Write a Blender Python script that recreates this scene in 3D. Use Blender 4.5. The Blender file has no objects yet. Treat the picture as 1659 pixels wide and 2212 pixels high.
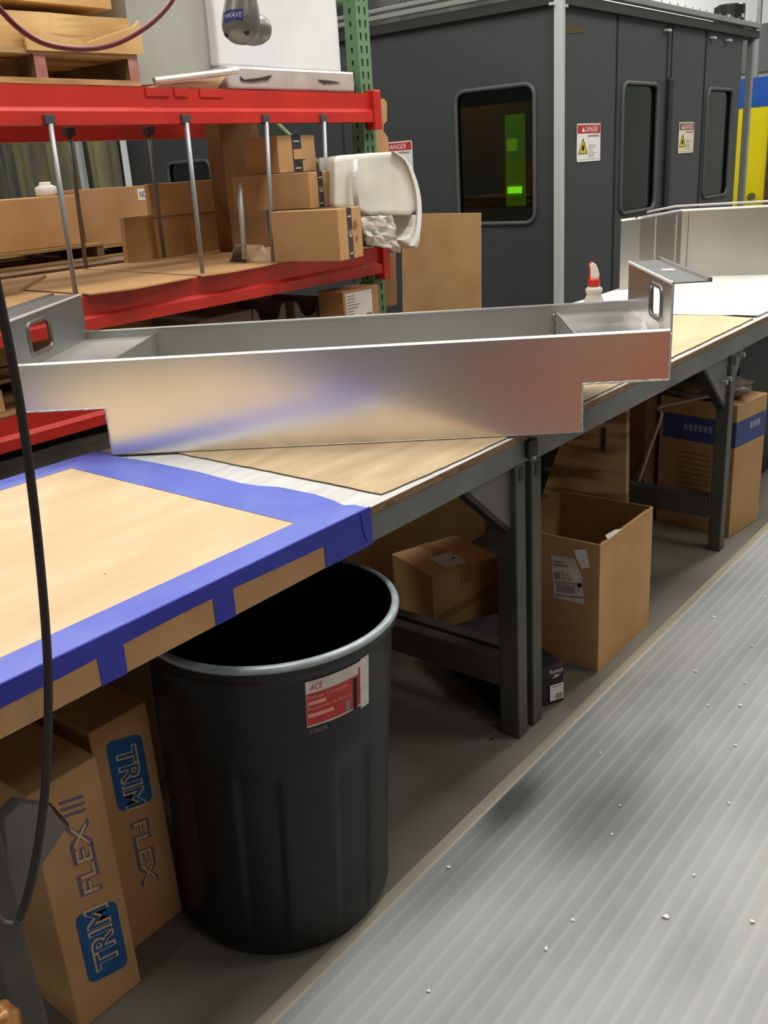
import bpy, bmesh, math, random
from mathutils import Vector, Matrix, noise
random.seed(7)
S = bpy.context.scene
COL = S.collection
PI = math.pi

# ------------------------------------------------------------------ camera
CAM = Vector((0, 0, 1.52))
F_PX = 2001.05
R = Matrix(((0.62221635, 0.30850137, -0.71949546),
            (-0.7803434, 0.1709966, -0.6015184),
            (-0.0625380, 0.9357281, 0.3471339)))
cd = bpy.data.cameras.new('camera')
cam = bpy.data.objects.new('camera', cd)
COL.objects.link(cam)
cam.matrix_world = Matrix.Translation(CAM) @ R.to_4x4()
cd.sensor_fit = 'HORIZONTAL'
cd.sensor_width = 36.0
cd.lens = F_PX / 1659 * 36.0
cd.clip_start = 0.02
cd.clip_end = 100
S.camera = cam

# ------------------------------------------------------------------ view and light
S.view_settings.view_transform = 'Standard'
S.view_settings.look = 'None'
S.view_settings.gamma = 1.0
S.view_settings.use_curve_mapping = False
S.view_settings.exposure = -0.05
W = bpy.data.worlds.new('world')
S.world = W
W.use_nodes = True
W.node_tree.nodes['Background'].inputs[0].default_value = (1.0, 0.97, 0.92, 1)
W.node_tree.nodes['Background'].inputs[1].default_value = 0.07


def lamp(loc, sx, sy, power, col=(1.0, 0.955, 0.89), rot=(0, 0, 0)):
    l = bpy.data.lights.new('ceiling_and_fill_lamp', 'AREA')
    l.shape = 'RECTANGLE'
    l.size = sx
    l.size_y = sy
    l.energy = power
    l.color = col
    o = bpy.data.objects.new('ceiling_and_fill_lamp', l)
    COL.objects.link(o)
    o.location = loc
    o.rotation_euler = rot
    return o


for (lx, ly, pw) in ((0.9, 1.35, 66), (3.6, 1.2, 84), (0.9, 3.4, 45), (3.6, 3.2, 45), (6.8, 0.6, 110), (10.5, 1.5, 90), (2.5, 5.6, 60),
                     (6.9, 5.8, 70), (-2.4, 1.4, 40), (3.8, -1.6, 62), (12.5, 6.5, 90), (1.0, 8.0, 60), (7.4, 8.6, 90), (9.8, 6.6, 80),
                     (5.6, 11.0, 80), (0.5, -2.6, 30)):
    lamp((lx, ly, 4.6), 1.5, 0.7, pw)
# added fill lamps facing up, put in to brighten the ceiling
for (lx, ly, pw) in ((3.0, 2.5, 30), (8.0, 3.0, 60), (6.5, 8.5, 70), (11.5, 7.5, 70)):
    lamp((lx, ly, 4.3), 1.5, 1.5, pw, rot=(math.pi, 0, 0))


def spot(u, v, **k):
    """world point where the sight line of photo pixel u, v meets the plane x=, y= or z="""
    w = R @ Vector((u - 829.5, -(v - 1106.0), -F_PX))
    a, val = list(k.items())[0]
    i = 'xyz'.index(a)
    return CAM + w * ((val - CAM[i]) / w[i])


def sc(r, g, b):
    f = lambda c: ((c / 255 + 0.055) / 1.055) ** 2.4 if c > 10 else c / 255 / 12.92
    return (f(r), f(g), f(b), 1.0)


# ------------------------------------------------------------------ materials
def mat(name, col, rough=0.6, metal=0.0, spec=0.5, var=None, scale=8.0, stretch=(1, 1, 1), bump=0.0, bscale=40.0,
        amount=0.5, bstretch=(1, 1, 1), emit=None, estr=0.0, coords='Object', aniso=0.0, trans=0.0, alpha=1.0, coat=0.0, detail=6.0,
        contrast=(0.35, 0.65), rvar=0.0):
    m = bpy.data.materials.new(name)
    m.use_nodes = True
    nt = m.node_tree
    b = nt.nodes['Principled BSDF']
    b.inputs['Base Color'].default_value = col
    b.inputs['Roughness'].default_value = rough
    b.inputs['Metallic'].default_value = metal
    b.inputs['Specular IOR Level'].default_value = spec
    b.inputs['Anisotropic'].default_value = aniso
    b.inputs['Transmission Weight'].default_value = trans
    b.inputs['Alpha'].default_value = alpha
    b.inputs['Coat Weight'].default_value = coat
    if emit:
        b.inputs['Emission Color'].default_value = emit
        b.inputs['Emission Strength'].default_value = estr
    tc = nt.nodes.new('ShaderNodeTexCoord')
    if var:
        mp = nt.nodes.new('ShaderNodeMapping')
        mp.inputs['Scale'].default_value = stretch
        nz = nt.nodes.new('ShaderNodeTexNoise')
        nz.inputs['Scale'].default_value = scale
        nz.inputs['Detail'].default_value = detail
        cr = nt.nodes.new('ShaderNodeValToRGB')
        cr.color_ramp.elements[0].position = contrast[0]
        cr.color_ramp.elements[1].position = contrast[1]
        cr.color_ramp.elements[0].color = var
        cr.color_ramp.elements[1].color = col
        nt.links.new(tc.outputs[coords], mp.inputs[0])
        nt.links.new(mp.outputs[0], nz.inputs['Vector'])
        nt.links.new(nz.outputs['Fac'], cr.inputs[0])
        nt.links.new(cr.outputs[0], b.inputs['Base Color'])
        if rvar:
            mr = nt.nodes.new('ShaderNodeMapRange')
            mr.inputs['To Min'].default_value = rough - rvar
            mr.inputs['To Max'].default_value = rough + rvar
            nt.links.new(nz.outputs['Fac'], mr.inputs[0])
            nt.links.new(mr.outputs[0], b.inputs['Roughness'])
    if bump:
        mp = nt.nodes.new('ShaderNodeMapping')
        mp.inputs['Scale'].default_value = bstretch
        nz = nt.nodes.new('ShaderNodeTexNoise')
        nz.inputs['Scale'].default_value = bscale
        nz.inputs['Detail'].default_value = 4
        bp = nt.nodes.new('ShaderNodeBump')
        bp.inputs['Strength'].default_value = bump
        bp.inputs['Distance'].default_value = 0.01
        nt.links.new(tc.outputs[coords], mp.inputs[0])
        nt.links.new(mp.outputs[0], nz.inputs['Vector'])
        nt.links.new(nz.outputs['Fac'], bp.inputs['Height'])
        nt.links.new(bp.outputs[0], b.inputs['Normal'])
    return m


M = {}
M['board'] = mat('maple board', sc(226, 202, 164), 0.42, var=sc(214, 188, 148), scale=2.6, stretch=(1.2, 5, 4), bump=0.06, bscale=60, bstretch=(1, 6, 1))
M['board2'] = mat('worn plywood sheet', sc(210, 188, 152), 0.42, var=sc(184, 160, 126), scale=3.4, stretch=(1.3, 6, 4), bump=0.1, bscale=30, contrast=(0.3, 0.7))
M['kraft'] = mat('kraft cardboard', sc(190, 152, 108), 0.85, var=sc(179, 140, 97), scale=5, bump=0.05, bscale=25, spec=0.2)
M['kraft_light'] = mat('pale kraft cardboard', sc(206, 166, 116), 0.85, var=sc(192, 150, 102), scale=4, spec=0.2)
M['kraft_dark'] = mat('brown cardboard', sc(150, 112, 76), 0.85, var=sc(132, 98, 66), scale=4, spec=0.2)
M['kraft_edge'] = mat('cut cardboard edge', sc(196, 160, 118), 0.9, spec=0.1)
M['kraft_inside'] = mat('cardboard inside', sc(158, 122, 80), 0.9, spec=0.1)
M['crush'] = mat('creased cardboard', sc(222, 186, 130), 0.8, var=sc(200, 160, 104), scale=5, bump=0.5, bscale=9, spec=0.2)
M['skirt'] = mat('tan cardboard skirt', sc(200, 160, 116), 0.85, var=sc(182, 142, 100), scale=7, spec=0.2)
M['steel_grey'] = mat('grey painted steel', sc(82, 81, 72), 0.5, var=sc(66, 65, 58), scale=6, spec=0.5)
M['steel_dark'] = mat('dark steel hollow', sc(30, 30, 28), 0.6)
M['steel_rail'] = mat('grey bench rail', sc(116, 117, 113), 0.45, var=sc(94, 92, 88), scale=5)
M['alu'] = mat('brushed aluminium', (0.86, 0.85, 0.835, 1), 0.27, 1.0, var=(0.8, 0.79, 0.775, 1), scale=4, aniso=0.35, bump=0.012, bscale=5, bstretch=(1, 1, 1))
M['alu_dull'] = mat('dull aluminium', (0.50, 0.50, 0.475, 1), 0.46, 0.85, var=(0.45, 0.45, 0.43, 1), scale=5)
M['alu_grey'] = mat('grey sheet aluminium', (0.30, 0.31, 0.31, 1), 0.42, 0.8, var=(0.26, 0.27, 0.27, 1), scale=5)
M['alu_edge'] = mat('bright cut aluminium edge', (0.8, 0.78, 0.76, 1), 0.42, 0.9)
M['alu_weld'] = mat('weld bead metal', (0.45, 0.44, 0.43, 1), 0.35, 1.0)
M['hole_trim'] = mat('folded metal rim', (0.20, 0.18, 0.165, 1), 0.4, 0.9)
M['alu_panel'] = mat('satin aluminium sheet', (0.56, 0.53, 0.49, 1), 0.36, 1.0, var=(0.47, 0.45, 0.41, 1), scale=2)
M['tape'] = mat('blue masking tape', sc(98, 113, 212), 0.34, var=sc(112, 128, 216), scale=10, spec=0.9, bump=0.15, bscale=18, rvar=0.06)  # sheen of the top bands put into this lighter blue
M['tape_side'] = mat('blue masking tape strip', sc(50, 58, 172), 0.5, var=sc(58, 68, 186), scale=10, spec=0.4)  # same tape on the front edge, without the painted sheen
M['laminate'] = mat('white laminate', sc(226, 228, 226), 0.25, var=sc(205, 207, 205), scale=6, stretch=(1, 6, 1))
M['ply_edge'] = mat('plywood edge', sc(150, 118, 84), 0.7, var=sc(112, 84, 58), scale=30, stretch=(1, 1, 6))
M['dark_edge'] = mat('dark sheet edge', sc(70, 56, 48), 0.8, var=sc(40, 34, 30), scale=30)  # dark brown for sheet edges, board step and film fold
M['red'] = mat('red rack paint', sc(200, 46, 36), 0.4, var=sc(180, 38, 30), scale=4, spec=0.5)
M['green'] = mat('green rack paint', sc(104, 142, 104), 0.5, var=sc(94, 132, 96), scale=6)
M['hole'] = mat('punched hole shadow', sc(16, 20, 18), 0.8)
M['rod'] = mat('galvanised rod', sc(160, 166, 172), 0.4, 0.4)
M['rod_dark'] = mat('dark rod', sc(130, 126, 126), 0.5, 0.3)
M['clip'] = mat('grey rubber clip', sc(70, 66, 66), 0.7)
M['pallet'] = mat('pallet wood', sc(196, 164, 112), 0.75, var=sc(160, 126, 80), scale=6, stretch=(1, 6, 6))
M['pallet_dark'] = mat('weathered pallet wood', sc(140, 112, 80), 0.8, var=sc(92, 70, 50), scale=6)
M['pink_end'] = mat('pink stained block end', sc(186, 130, 124), 0.8, var=sc(160, 104, 90), scale=20)
M['booth'] = mat('charcoal booth panel', sc(64, 66, 68), 0.42, var=sc(60, 62, 64), scale=1.5, spec=0.45, bump=0.03, bscale=200)
M['booth_seam'] = mat('black seam rubber', sc(34, 35, 37), 0.6)
M['booth_frame'] = mat('window gasket', sc(78, 81, 84), 0.5)
M['booth_top'] = mat('booth canopy underside', sc(40, 41, 40), 0.7)
M['post'] = mat('anodised white post', sc(200, 208, 208), 0.35, 0.3)
M['rail'] = mat('anodised grey rail', sc(150, 154, 152), 0.4, 0.4)
M['black_plastic'] = mat('black moulded plastic', sc(25, 25, 27), 0.42, var=sc(20, 20, 22), scale=4, spec=0.42, bump=0.06, bscale=140)
M['black_inside'] = mat('black plastic inner', sc(17, 17, 18), 0.5)
M['rim'] = mat('rim plastic with painted highlight', sc(168, 180, 186), 0.3, spec=1.0, var=sc(140, 152, 158), scale=30)  # bright highlight on the black rim put into the base colour
M['white'] = mat('white paper', sc(236, 236, 232), 0.6, var=sc(226, 226, 222), scale=3)
M['paper_cover'] = mat('white table cover', sc(236, 236, 230), 0.45, var=sc(214, 214, 208), scale=3.5, stretch=(1, 2, 1), bump=0.25, bscale=5)
M['offwhite'] = mat('faded label paper', sc(226, 221, 213), 0.7, var=sc(200, 194, 186), scale=20)
M['print_grey'] = mat('grey print', sc(140, 134, 134), 0.7)
M['print_dark'] = mat('dark print', sc(40, 36, 40), 0.7)
M['print_black'] = mat('black print', sc(16, 14, 16), 0.7)
M['sign_red'] = mat('danger red', sc(186, 44, 48), 0.5)
M['sign_pale_red'] = mat('faded danger red', sc(150, 96, 104), 0.5)
M['sign_yellow'] = mat('warning yellow', sc(226, 198, 40), 0.5)
M['cream'] = mat('yellowed sign paper', sc(226, 216, 192), 0.6)
M['label_red'] = mat('label red', sc(196, 52, 48), 0.5, var=sc(180, 46, 44), scale=40)
M['label_pink'] = mat('washed out lettering', sc(232, 160, 148), 0.6)
M['trim_blue'] = mat('printed blue ink', sc(26, 92, 150), 0.8, var=sc(20, 78, 132), scale=30)
M['trim_ink'] = mat('printed violet ink', sc(104, 92, 124), 0.8)
M['trim_gap'] = mat('unprinted kraft outline', sc(204, 176, 132), 0.85)
M['band_blue'] = mat('blue printed band', sc(62, 74, 128), 0.7)
M['band_text'] = mat('pale band lettering', sc(150, 156, 186), 0.7)
M['band_dark'] = mat('dark parcel tape', sc(52, 52, 58), 0.4)
M['band_mark'] = mat('pale tape mark', sc(206, 208, 204), 0.5)
M['clear_tape'] = mat('parcel tape', sc(176, 136, 88), 0.25, spec=0.6)
M['film'] = mat('stretch film over grey goods', sc(176, 178, 172), 0.28, var=sc(158, 158, 150), scale=3, bump=0.9, bscale=5, bstretch=(1, 1, 0.5), coat=0.6)
M['film_white'] = mat('stretch film over white goods', sc(236, 238, 240), 0.24, var=sc(222, 224, 230), scale=3, bump=0.12, bscale=5, coat=0.4)
M['film_base'] = mat('clear film over board', sc(196, 192, 192), 0.2, var=sc(176, 160, 148), scale=5, bump=0.4, bscale=14, coat=0.6)
M['foam'] = mat('white foam sheet', sc(226, 224, 214), 0.45, var=sc(198, 196, 188), scale=4, bump=0.25, bscale=8, coat=0.3)
M['foam_clear'] = mat('crumpled clear film', sc(226, 226, 222), 0.2, var=sc(190, 186, 178), scale=9, bump=1.0, bscale=16, coat=0.8, alpha=0.82)
M['foil'] = mat('crumpled foil', (0.85, 0.87, 0.9, 1), 0.25, 0.55, bump=1.0, bscale=24)
M['cable'] = mat('black rubber cable', sc(38, 33, 30), 0.5, spec=0.5)
M['hose'] = mat('dark red air hose', sc(140, 52, 58), 0.4, spec=0.5)
M['tool'] = mat('grey cast tool body', sc(150, 150, 142), 0.35, 0.35, var=sc(132, 132, 126), scale=12, bump=0.05, bscale=60)
M['tool_label'] = mat('blue tool label', sc(58, 62, 140), 0.4)
M['tool_hole'] = mat('dark screw recess', sc(44, 40, 38), 0.6)
M['yellow'] = mat('yellow machine paint', sc(240, 222, 20), 0.4)
M['blue'] = mat('blue machine paint', sc(30, 88, 184), 0.4)
M['rust'] = mat('brown machine door edge', sc(92, 70, 52), 0.7, var=sc(60, 48, 40), scale=12)
M['brass'] = mat('dull brass fitting', sc(104, 96, 62), 0.4, 0.6)
M['wall'] = mat('pale painted wall', sc(206, 212, 212), 0.8, var=sc(198, 204, 204), scale=0.6)
M['ceiling'] = mat('grey ceiling deck', sc(214, 216, 216), 0.9, var=sc(198, 200, 202), scale=0.6)
M['clerestory'] = mat('dark clerestory band', sc(92, 98, 100), 0.5)
M['duct'] = mat('grey duct metal', sc(120, 122, 118), 0.5, 0.3, var=sc(86, 88, 84), scale=2.2, bump=0.3, bscale=3)
M['drum'] = mat('black drum', sc(34, 34, 34), 0.3)
M['red_plastic'] = mat('red sprayer plastic', sc(206, 48, 44), 0.4)
M['white_plastic'] = mat('white sprayer plastic', sc(244, 240, 238), 0.35)
M['bottle'] = mat('cloudy bottle plastic', sc(206, 206, 202), 0.35, var=sc(190, 190, 186), scale=6)
M['grey_sheet'] = mat('grey wrapping sheet', sc(116, 112, 106), 0.6, var=sc(100, 96, 92), scale=5, bump=0.3, bscale=7)
M['tray_grey'] = mat('grey fibre tray', sc(128, 116, 106), 0.7, var=sc(108, 98, 90), scale=5)
M['purple'] = mat('violet sticker', sc(80, 62, 130), 0.6)
M['bag'] = mat('taupe poly bag', sc(140, 126, 110), 0.35, var=sc(106, 92, 78), scale=5, bump=0.6, bscale=9)
M['strip'] = mat('pale strapping', sc(196, 186, 172), 0.5)
M['black_card'] = mat('black shoe carton', sc(28, 27, 34), 0.6)
M['black_metal'] = mat('black enamel cabinet', sc(14, 14, 15), 0.6)
M['crumb'] = mat('white foam crumb', sc(240, 240, 235), 0.7)
M['brown_crumb'] = mat('dark brown crumb', sc(60, 48, 38), 0.8)
M['orange'] = mat('amber casting', sc(196, 150, 92), 0.35, 0.3, var=sc(120, 66, 24), scale=14)
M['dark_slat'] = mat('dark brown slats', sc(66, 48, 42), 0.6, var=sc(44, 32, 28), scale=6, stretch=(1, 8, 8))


def floor_mat():
    m = mat('sealed concrete', sc(122, 120, 110), 0.5, var=sc(102, 100, 91), scale=2.5, detail=8, spec=0.4, rvar=0.08)
    return m


def mat_mat():
    """light grey ribbed mat: ribs along x, with a few scuffs and a dark oily stain"""
    m = mat('grey ribbed mat', sc(150, 153, 152), 0.40, spec=0.5)
    nt = m.node_tree
    b = nt.nodes['Principled BSDF']
    tc = nt.nodes.new('ShaderNodeTexCoord')
    mp = nt.nodes.new('ShaderNodeMapping')
    mp.inputs['Scale'].default_value = (1, 1, 1)
    wv = nt.nodes.new('ShaderNodeTexWave')
    wv.wave_type = 'BANDS'
    wv.bands_direction = 'Y'
    wv.inputs['Scale'].default_value = 9.0
    wv.inputs['Distortion'].default_value = 0.0
    nt.links.new(tc.outputs['Object'], mp.inputs[0])
    nt.links.new(mp.outputs[0], wv.inputs['Vector'])
    bp = nt.nodes.new('ShaderNodeBump')
    bp.inputs['Strength'].default_value = 0.06
    bp.inputs['Distance'].default_value = 0.004
    nt.links.new(wv.outputs['Fac'], bp.inputs['Height'])
    nt.links.new(bp.outputs[0], b.inputs['Normal'])
    nz = nt.nodes.new('ShaderNodeTexNoise')
    nz.inputs['Scale'].default_value = 2.2
    nz.inputs['Detail'].default_value = 5
    mp2 = nt.nodes.new('ShaderNodeMapping')
    mp2.inputs['Scale'].default_value = (0.6, 1.6, 1)
    nt.links.new(tc.outputs['Object'], mp2.inputs[0])
    nt.links.new(mp2.outputs[0], nz.inputs['Vector'])
    cr = nt.nodes.new('ShaderNodeValToRGB')
    cr.color_ramp.elements[0].position = 0.36
    cr.color_ramp.elements[0].color = sc(136, 139, 139)
    cr.color_ramp.elements[1].position = 0.6
    cr.color_ramp.elements[1].color = sc(160, 163, 163)
    nt.links.new(nz.outputs['Fac'], cr.inputs[0])
    rr = nt.nodes.new('ShaderNodeValToRGB')
    rr.color_ramp.elements[0].position = 0.70
    rr.color_ramp.elements[0].color = (0, 0, 0, 1)
    rr.color_ramp.elements[1].position = 0.98
    rr.color_ramp.elements[1].color = (0.2, 0.2, 0.2, 1)
    nt.links.new(wv.outputs['Fac'], rr.inputs[0])
    mr_ = nt.nodes.new('ShaderNodeMixRGB')
    mr_.inputs[2].default_value = sc(198, 200, 196)
    nt.links.new(rr.outputs[0], mr_.inputs[0])
    nt.links.new(cr.outputs[0], mr_.inputs[1])
    # stains: distance to fixed spots on the mat, broken up by noise
    last = mr_.outputs[0]
    geo = nt.nodes.new('ShaderNodeNewGeometry')
    for (p, rad, amt) in STAINS:
        sub = nt.nodes.new('ShaderNodeVectorMath')
        sub.operation = 'SUBTRACT'
        sub.inputs[1].default_value = p
        nt.links.new(geo.outputs['Position'], sub.inputs[0])
        sc_ = nt.nodes.new('ShaderNodeVectorMath')
        sc_.operation = 'MULTIPLY'
        sc_.inputs[1].default_value = (0.55, 1.5, 0)
        nt.links.new(sub.outputs[0], sc_.inputs[0])
        ln = nt.nodes.new('ShaderNodeVectorMath')
        ln.operation = 'LENGTH'
        nt.links.new(sc_.outputs[0], ln.inputs[0])
        mr = nt.nodes.new('ShaderNodeMapRange')
        mr.interpolation_type = 'SMOOTHSTEP'
        mr.inputs['From Min'].default_value = rad
        mr.inputs['From Max'].default_value = rad * 0.15
        mr.inputs['To Max'].default_value = amt
        nt.links.new(ln.outputs['Value'], mr.inputs[0])
        mx = nt.nodes.new('ShaderNodeMixRGB')
        mx.inputs[2].default_value = sc(62, 62, 60)
        nt.links.new(mr.outputs[0], mx.inputs[0])
        nt.links.new(last, mx.inputs[1])
        last = mx.outputs[0]
    nt.links.new(last, b.inputs['Base Color'])
    return m


STAINS = [(spot(1105, 1745, z=0), 0.12, 0.85), (spot(1000, 1880, z=0), 0.13, 0.35), (spot(1300, 1770, z=0), 0.17, 0.5), (spot(1420, 1610, z=0), 0.1, 0.3), (spot(1500, 2080, z=0), 0.12, 0.25)]


def patch_mat():
    """board of long light and dark strips running slantwise"""
    m = mat('patchwork strip board', sc(206, 174, 130), 0.6, var=sc(146, 112, 76), scale=2.2, stretch=(1, 1.1, 9), detail=2, contrast=(0.42, 0.56))
    for n in m.node_tree.nodes:
        if n.type == 'MAPPING':
            n.inputs['Rotation'].default_value = (math.radians(-24), 0, 0)
    return m


def curtain_mat():
    return mat('ribbed clear film', sc(140, 136, 92), 0.14, var=sc(62, 68, 78), scale=1.6, stretch=(1, 4, 0.4), coat=0.8, detail=3)


def glass_mat(name, col, rough=0.03):
    m = bpy.data.materials.new(name)
    m.use_nodes = True
    nt = m.node_tree
    b = nt.nodes['Principled BSDF']
    nt.nodes.remove(b)
    out = nt.nodes['Material Output']
    gl = nt.nodes.new('ShaderNodeBsdfGlossy')
    gl.inputs['Roughness'].default_value = rough
    gl.inputs['Color'].default_value = (0.9, 0.95, 0.9, 1)
    tr = nt.nodes.new('ShaderNodeBsdfTransparent')
    tr.inputs['Color'].default_value = col
    fr = nt.nodes.new('ShaderNodeFresnel')
    fr.inputs['IOR'].default_value = 1.5
    mx = nt.nodes.new('ShaderNodeMixShader')
    nt.links.new(fr.outputs[0], mx.inputs[0])
    nt.links.new(tr.outputs[0], mx.inputs[1])
    nt.links.new(gl.outputs[0], mx.inputs[2])
    nt.links.new(mx.outputs[0], out.inputs['Surface'])
    return m


M['glass'] = glass_mat('green laser glass', (0.16, 0.24, 0.07, 1))
M['glass_dark'] = glass_mat('smoked laser glass', (0.14, 0.17, 0.12, 1))
M['patch'] = patch_mat()
M['curtain'] = curtain_mat()


# ------------------------------------------------------------------ object helpers
def obj(name, bm, m, parent=None, loc=None, smooth=False, bevel=0.0, seg=2):
    me = bpy.data.meshes.new(name)
    bmesh.ops.recalc_face_normals(bm, faces=bm.faces)
    if loc is not None:
        bmesh.ops.translate(bm, verts=bm.verts, vec=-Vector(loc))
    bm.to_mesh(me)
    bm.free()
    o = bpy.data.objects.new(name, me)
    COL.objects.link(o)
    me.materials.append(m)
    if smooth:
        for p in me.polygons:
            p.use_smooth = True
    if loc is not None:
        o.location = loc
    if parent is not None:
        o.parent = parent
        if parent.get('_w') is not None:
            pass
        o.location = (Vector(loc) if loc is not None else Vector()) - parent_world(parent)
    if bevel:
        md = o.modifiers.new('bevel', 'BEVEL')
        md.width = bevel
        md.segments = seg
        md.limit_method = 'ANGLE'
        md.angle_limit = math.radians(40)
    return o


def parent_world(o):
    v = Vector(o.location)
    while o.parent:
        o = o.parent
        v += Vector(o.location)
    return v


def thing(name, label, cat, loc=(0, 0, 0), group=None):
    o = bpy.data.objects.new(name, None)
    o.empty_display_size = 0.05
    COL.objects.link(o)
    o.location = loc
    return tag(o, label, cat, group)


def tag(o, label, cat, group=None):
    o['label'] = label
    o['category'] = cat
    if group:
        o['group'] = group
    return o


def struct(o):
    o['kind'] = 'structure'
    return o


def box(x0, x1, y0, y1, z0, z1, bm=None):
    bm = bm or bmesh.new()
    vs = [bm.verts.new(p) for p in ((x0, y0, z0), (x1, y0, z0), (x1, y1, z0), (x0, y1, z0), (x0, y0, z1), (x1, y0, z1), (x1, y1, z1), (x0, y1, z1))]
    for f in ((0, 3, 2, 1), (4, 5, 6, 7), (0, 1, 5, 4), (1, 2, 6, 5), (2, 3, 7, 6), (3, 0, 4, 7)):
        bm.faces.new([vs[i] for i in f])
    return bm


def obox(K, ang, w, d, z0, z1, bm=None, ox=0.0, oy=0.0):
    """box with corner K, width along ang, depth along ang+90; ox, oy shift in that frame"""
    bm = bm or bmesh.new()
    a = math.radians(ang)
    X = Vector((math.cos(a), math.sin(a), 0))
    Y = Vector((-math.sin(a), math.cos(a), 0))
    O = Vector((K[0], K[1], 0)) + X * ox + Y * oy
    vs = []
    for z in (z0, z1):
        for (p, q) in ((0, 0), (w, 0), (w, d), (0, d)):
            v = O + X * p + Y * q
            vs.append(bm.verts.new((v.x, v.y, z)))
    for f in ((0, 3, 2, 1), (4, 5, 6, 7), (0, 1, 5, 4), (1, 2, 6, 5), (2, 3, 7, 6), (3, 0, 4, 7)):
        bm.faces.new([vs[i] for i in f])
    return bm


def prism(pts, vec, bm=None):
    """closed polygon pts (3D) swept by vec"""
    bm = bm or bmesh.new()
    vec = Vector(vec)
    a = [bm.verts.new(Vector(p)) for p in pts]
    b = [bm.verts.new(Vector(p) + vec) for p in pts]
    n = len(pts)
    bm.faces.new(a)
    bm.faces.new(b[::-1])
    for i in range(n):
        bm.faces.new((a[i], b[i], b[(i + 1) % n], a[(i + 1) % n]))
    return bm


def poly(pts, bm=None):
    bm = bm or bmesh.new()
    bm.faces.new([bm.verts.new(Vector(p)) for p in pts])
    return bm


def catmull(pts, n=8):
    P = [Vector(p) for p in pts]
    P = [P[0] * 2 - P[1]] + P + [P[-1] * 2 - P[-2]]
    out = []
    for i in range(1, len(P) - 2):
        for k in range(n):
            t = k / n
            a, b, c, d = P[i - 1], P[i], P[i + 1], P[i + 2]
            out.append(0.5 * ((2 * b) + (c - a) * t + (2 * a - 5 * b + 4 * c - d) * t * t + (3 * b - a - 3 * c + d) * t ** 3))
    out.append(P[-2])
    return out


def tube(pts, r, seg=12, bm=None, closed=False, radii=None):
    bm = bm or bmesh.new()
    pts = [Vector(p) for p in pts]
    n = len(pts)
    rings = []
    up = None
    for i, p in enumerate(pts):
        if closed:
            t = (pts[(i + 1) % n] - pts[i - 1]).normalized()
        else:
            t = (pts[min(i + 1, n - 1)] - pts[max(i - 1, 0)]).normalized()
        if up is None:
            up = t.orthogonal().normalized()
        up = (up - t * up.dot(t)).normalized()
        s = t.cross(up)
        rr = radii[i] if radii else r
        rings.append([bm.verts.new(p + (up * math.cos(2 * PI * k / seg) + s * math.sin(2 * PI * k / seg)) * rr) for k in range(seg)])
    m = n if closed else n - 1
    for i in range(m):
        a, b = rings[i], rings[(i + 1) % n]
        for k in range(seg):
            bm.faces.new((a[k], a[(k + 1) % seg], b[(k + 1) % seg], b[k]))
    if not closed:
        bm.faces.new(rings[0][::-1])
        bm.faces.new(rings[-1])
    return bm


def lathe(prof, c, seg=48, bm=None, sx=1.0, sy=1.0, rfun=None, lean=None):
    bm = bm or bmesh.new()
    rings = []
    for (r, z) in prof:
        ring = []
        for k in range(seg):
            a = 2 * PI * k / seg
            rr = r + (rfun(a, z) if rfun else 0)
            sh = lean(z) if lean else (0, 0)
            ring.append(bm.verts.new((c[0] + sh[0] + rr * math.cos(a) * sx, c[1] + sh[1] + rr * math.sin(a) * sy, c[2] + z)))
        rings.append(ring)
    for a, b in zip(rings, rings[1:]):
        for k in range(seg):
            bm.faces.new((a[k], a[(k + 1) % seg], b[(k + 1) % seg], b[k]))
    bm.faces.new(rings[0][::-1])
    bm.faces.new(rings[-1])
    return bm


def plate_hole(outer, inner, f, vec):
    """flat plate in 2D with one hole, mapped to 3D by f and given a thickness vec"""
    bm = bmesh.new()
    es = []
    for loop in (outer, inner):
        vs = [bm.verts.new(f(*p)) for p in loop]
        for i in range(len(vs)):
            es.append(bm.edges.new((vs[i], vs[(i + 1) % len(vs)])))
    g = bmesh.ops.triangle_fill(bm, use_beauty=True, use_dissolve=False, edges=es)
    faces = [x for x in g['geom'] if isinstance(x, bmesh.types.BMFace)]
    ex = bmesh.ops.extrude_face_region(bm, geom=faces)
    vs = [x for x in ex['geom'] if isinstance(x, bmesh.types.BMVert)]
    bmesh.ops.translate(bm, verts=vs, vec=Vector(vec))
    return bm


def rrect(x0, x1, y0, y1, r, n=5):
    out = []
    for (cx, cy, a0) in ((x1 - r, y1 - r, 0), (x0 + r, y1 - r, 90), (x0 + r, y0 + r, 180), (x1 - r, y0 + r, 270)):
        for k in range(n + 1):
            a = math.radians(a0 + 90 * k / n)
            out.append((cx + r * math.cos(a), cy + r * math.sin(a)))
    return out


_TXT = {}


def text_verts(body, shear=0.0, outline=0.0):
    c = bpy.data.curves.new('lettering', 'FONT')
    c.body = body
    c.size = 1.0
    c.shear = shear
    c.resolution_u = 3
    c.offset = outline
    o = bpy.data.objects.new('lettering', c)
    COL.objects.link(o)
    bpy.context.view_layer.update()
    me = bpy.data.meshes.new_from_object(o.evaluated_get(bpy.context.evaluated_depsgraph_get()))
    bpy.data.objects.remove(o)
    vs = [v.co.copy() for v in me.vertices]
    fs = [list(p.vertices) for p in me.polygons]
    x0 = min(v.x for v in vs)
    x1 = max(v.x for v in vs)
    y0 = min(v.y for v in vs)
    y1 = max(v.y for v in vs)
    return [((v.x - x0) / (x1 - x0), (v.y - y0) / (y1 - y0)) for v in vs], fs


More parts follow.
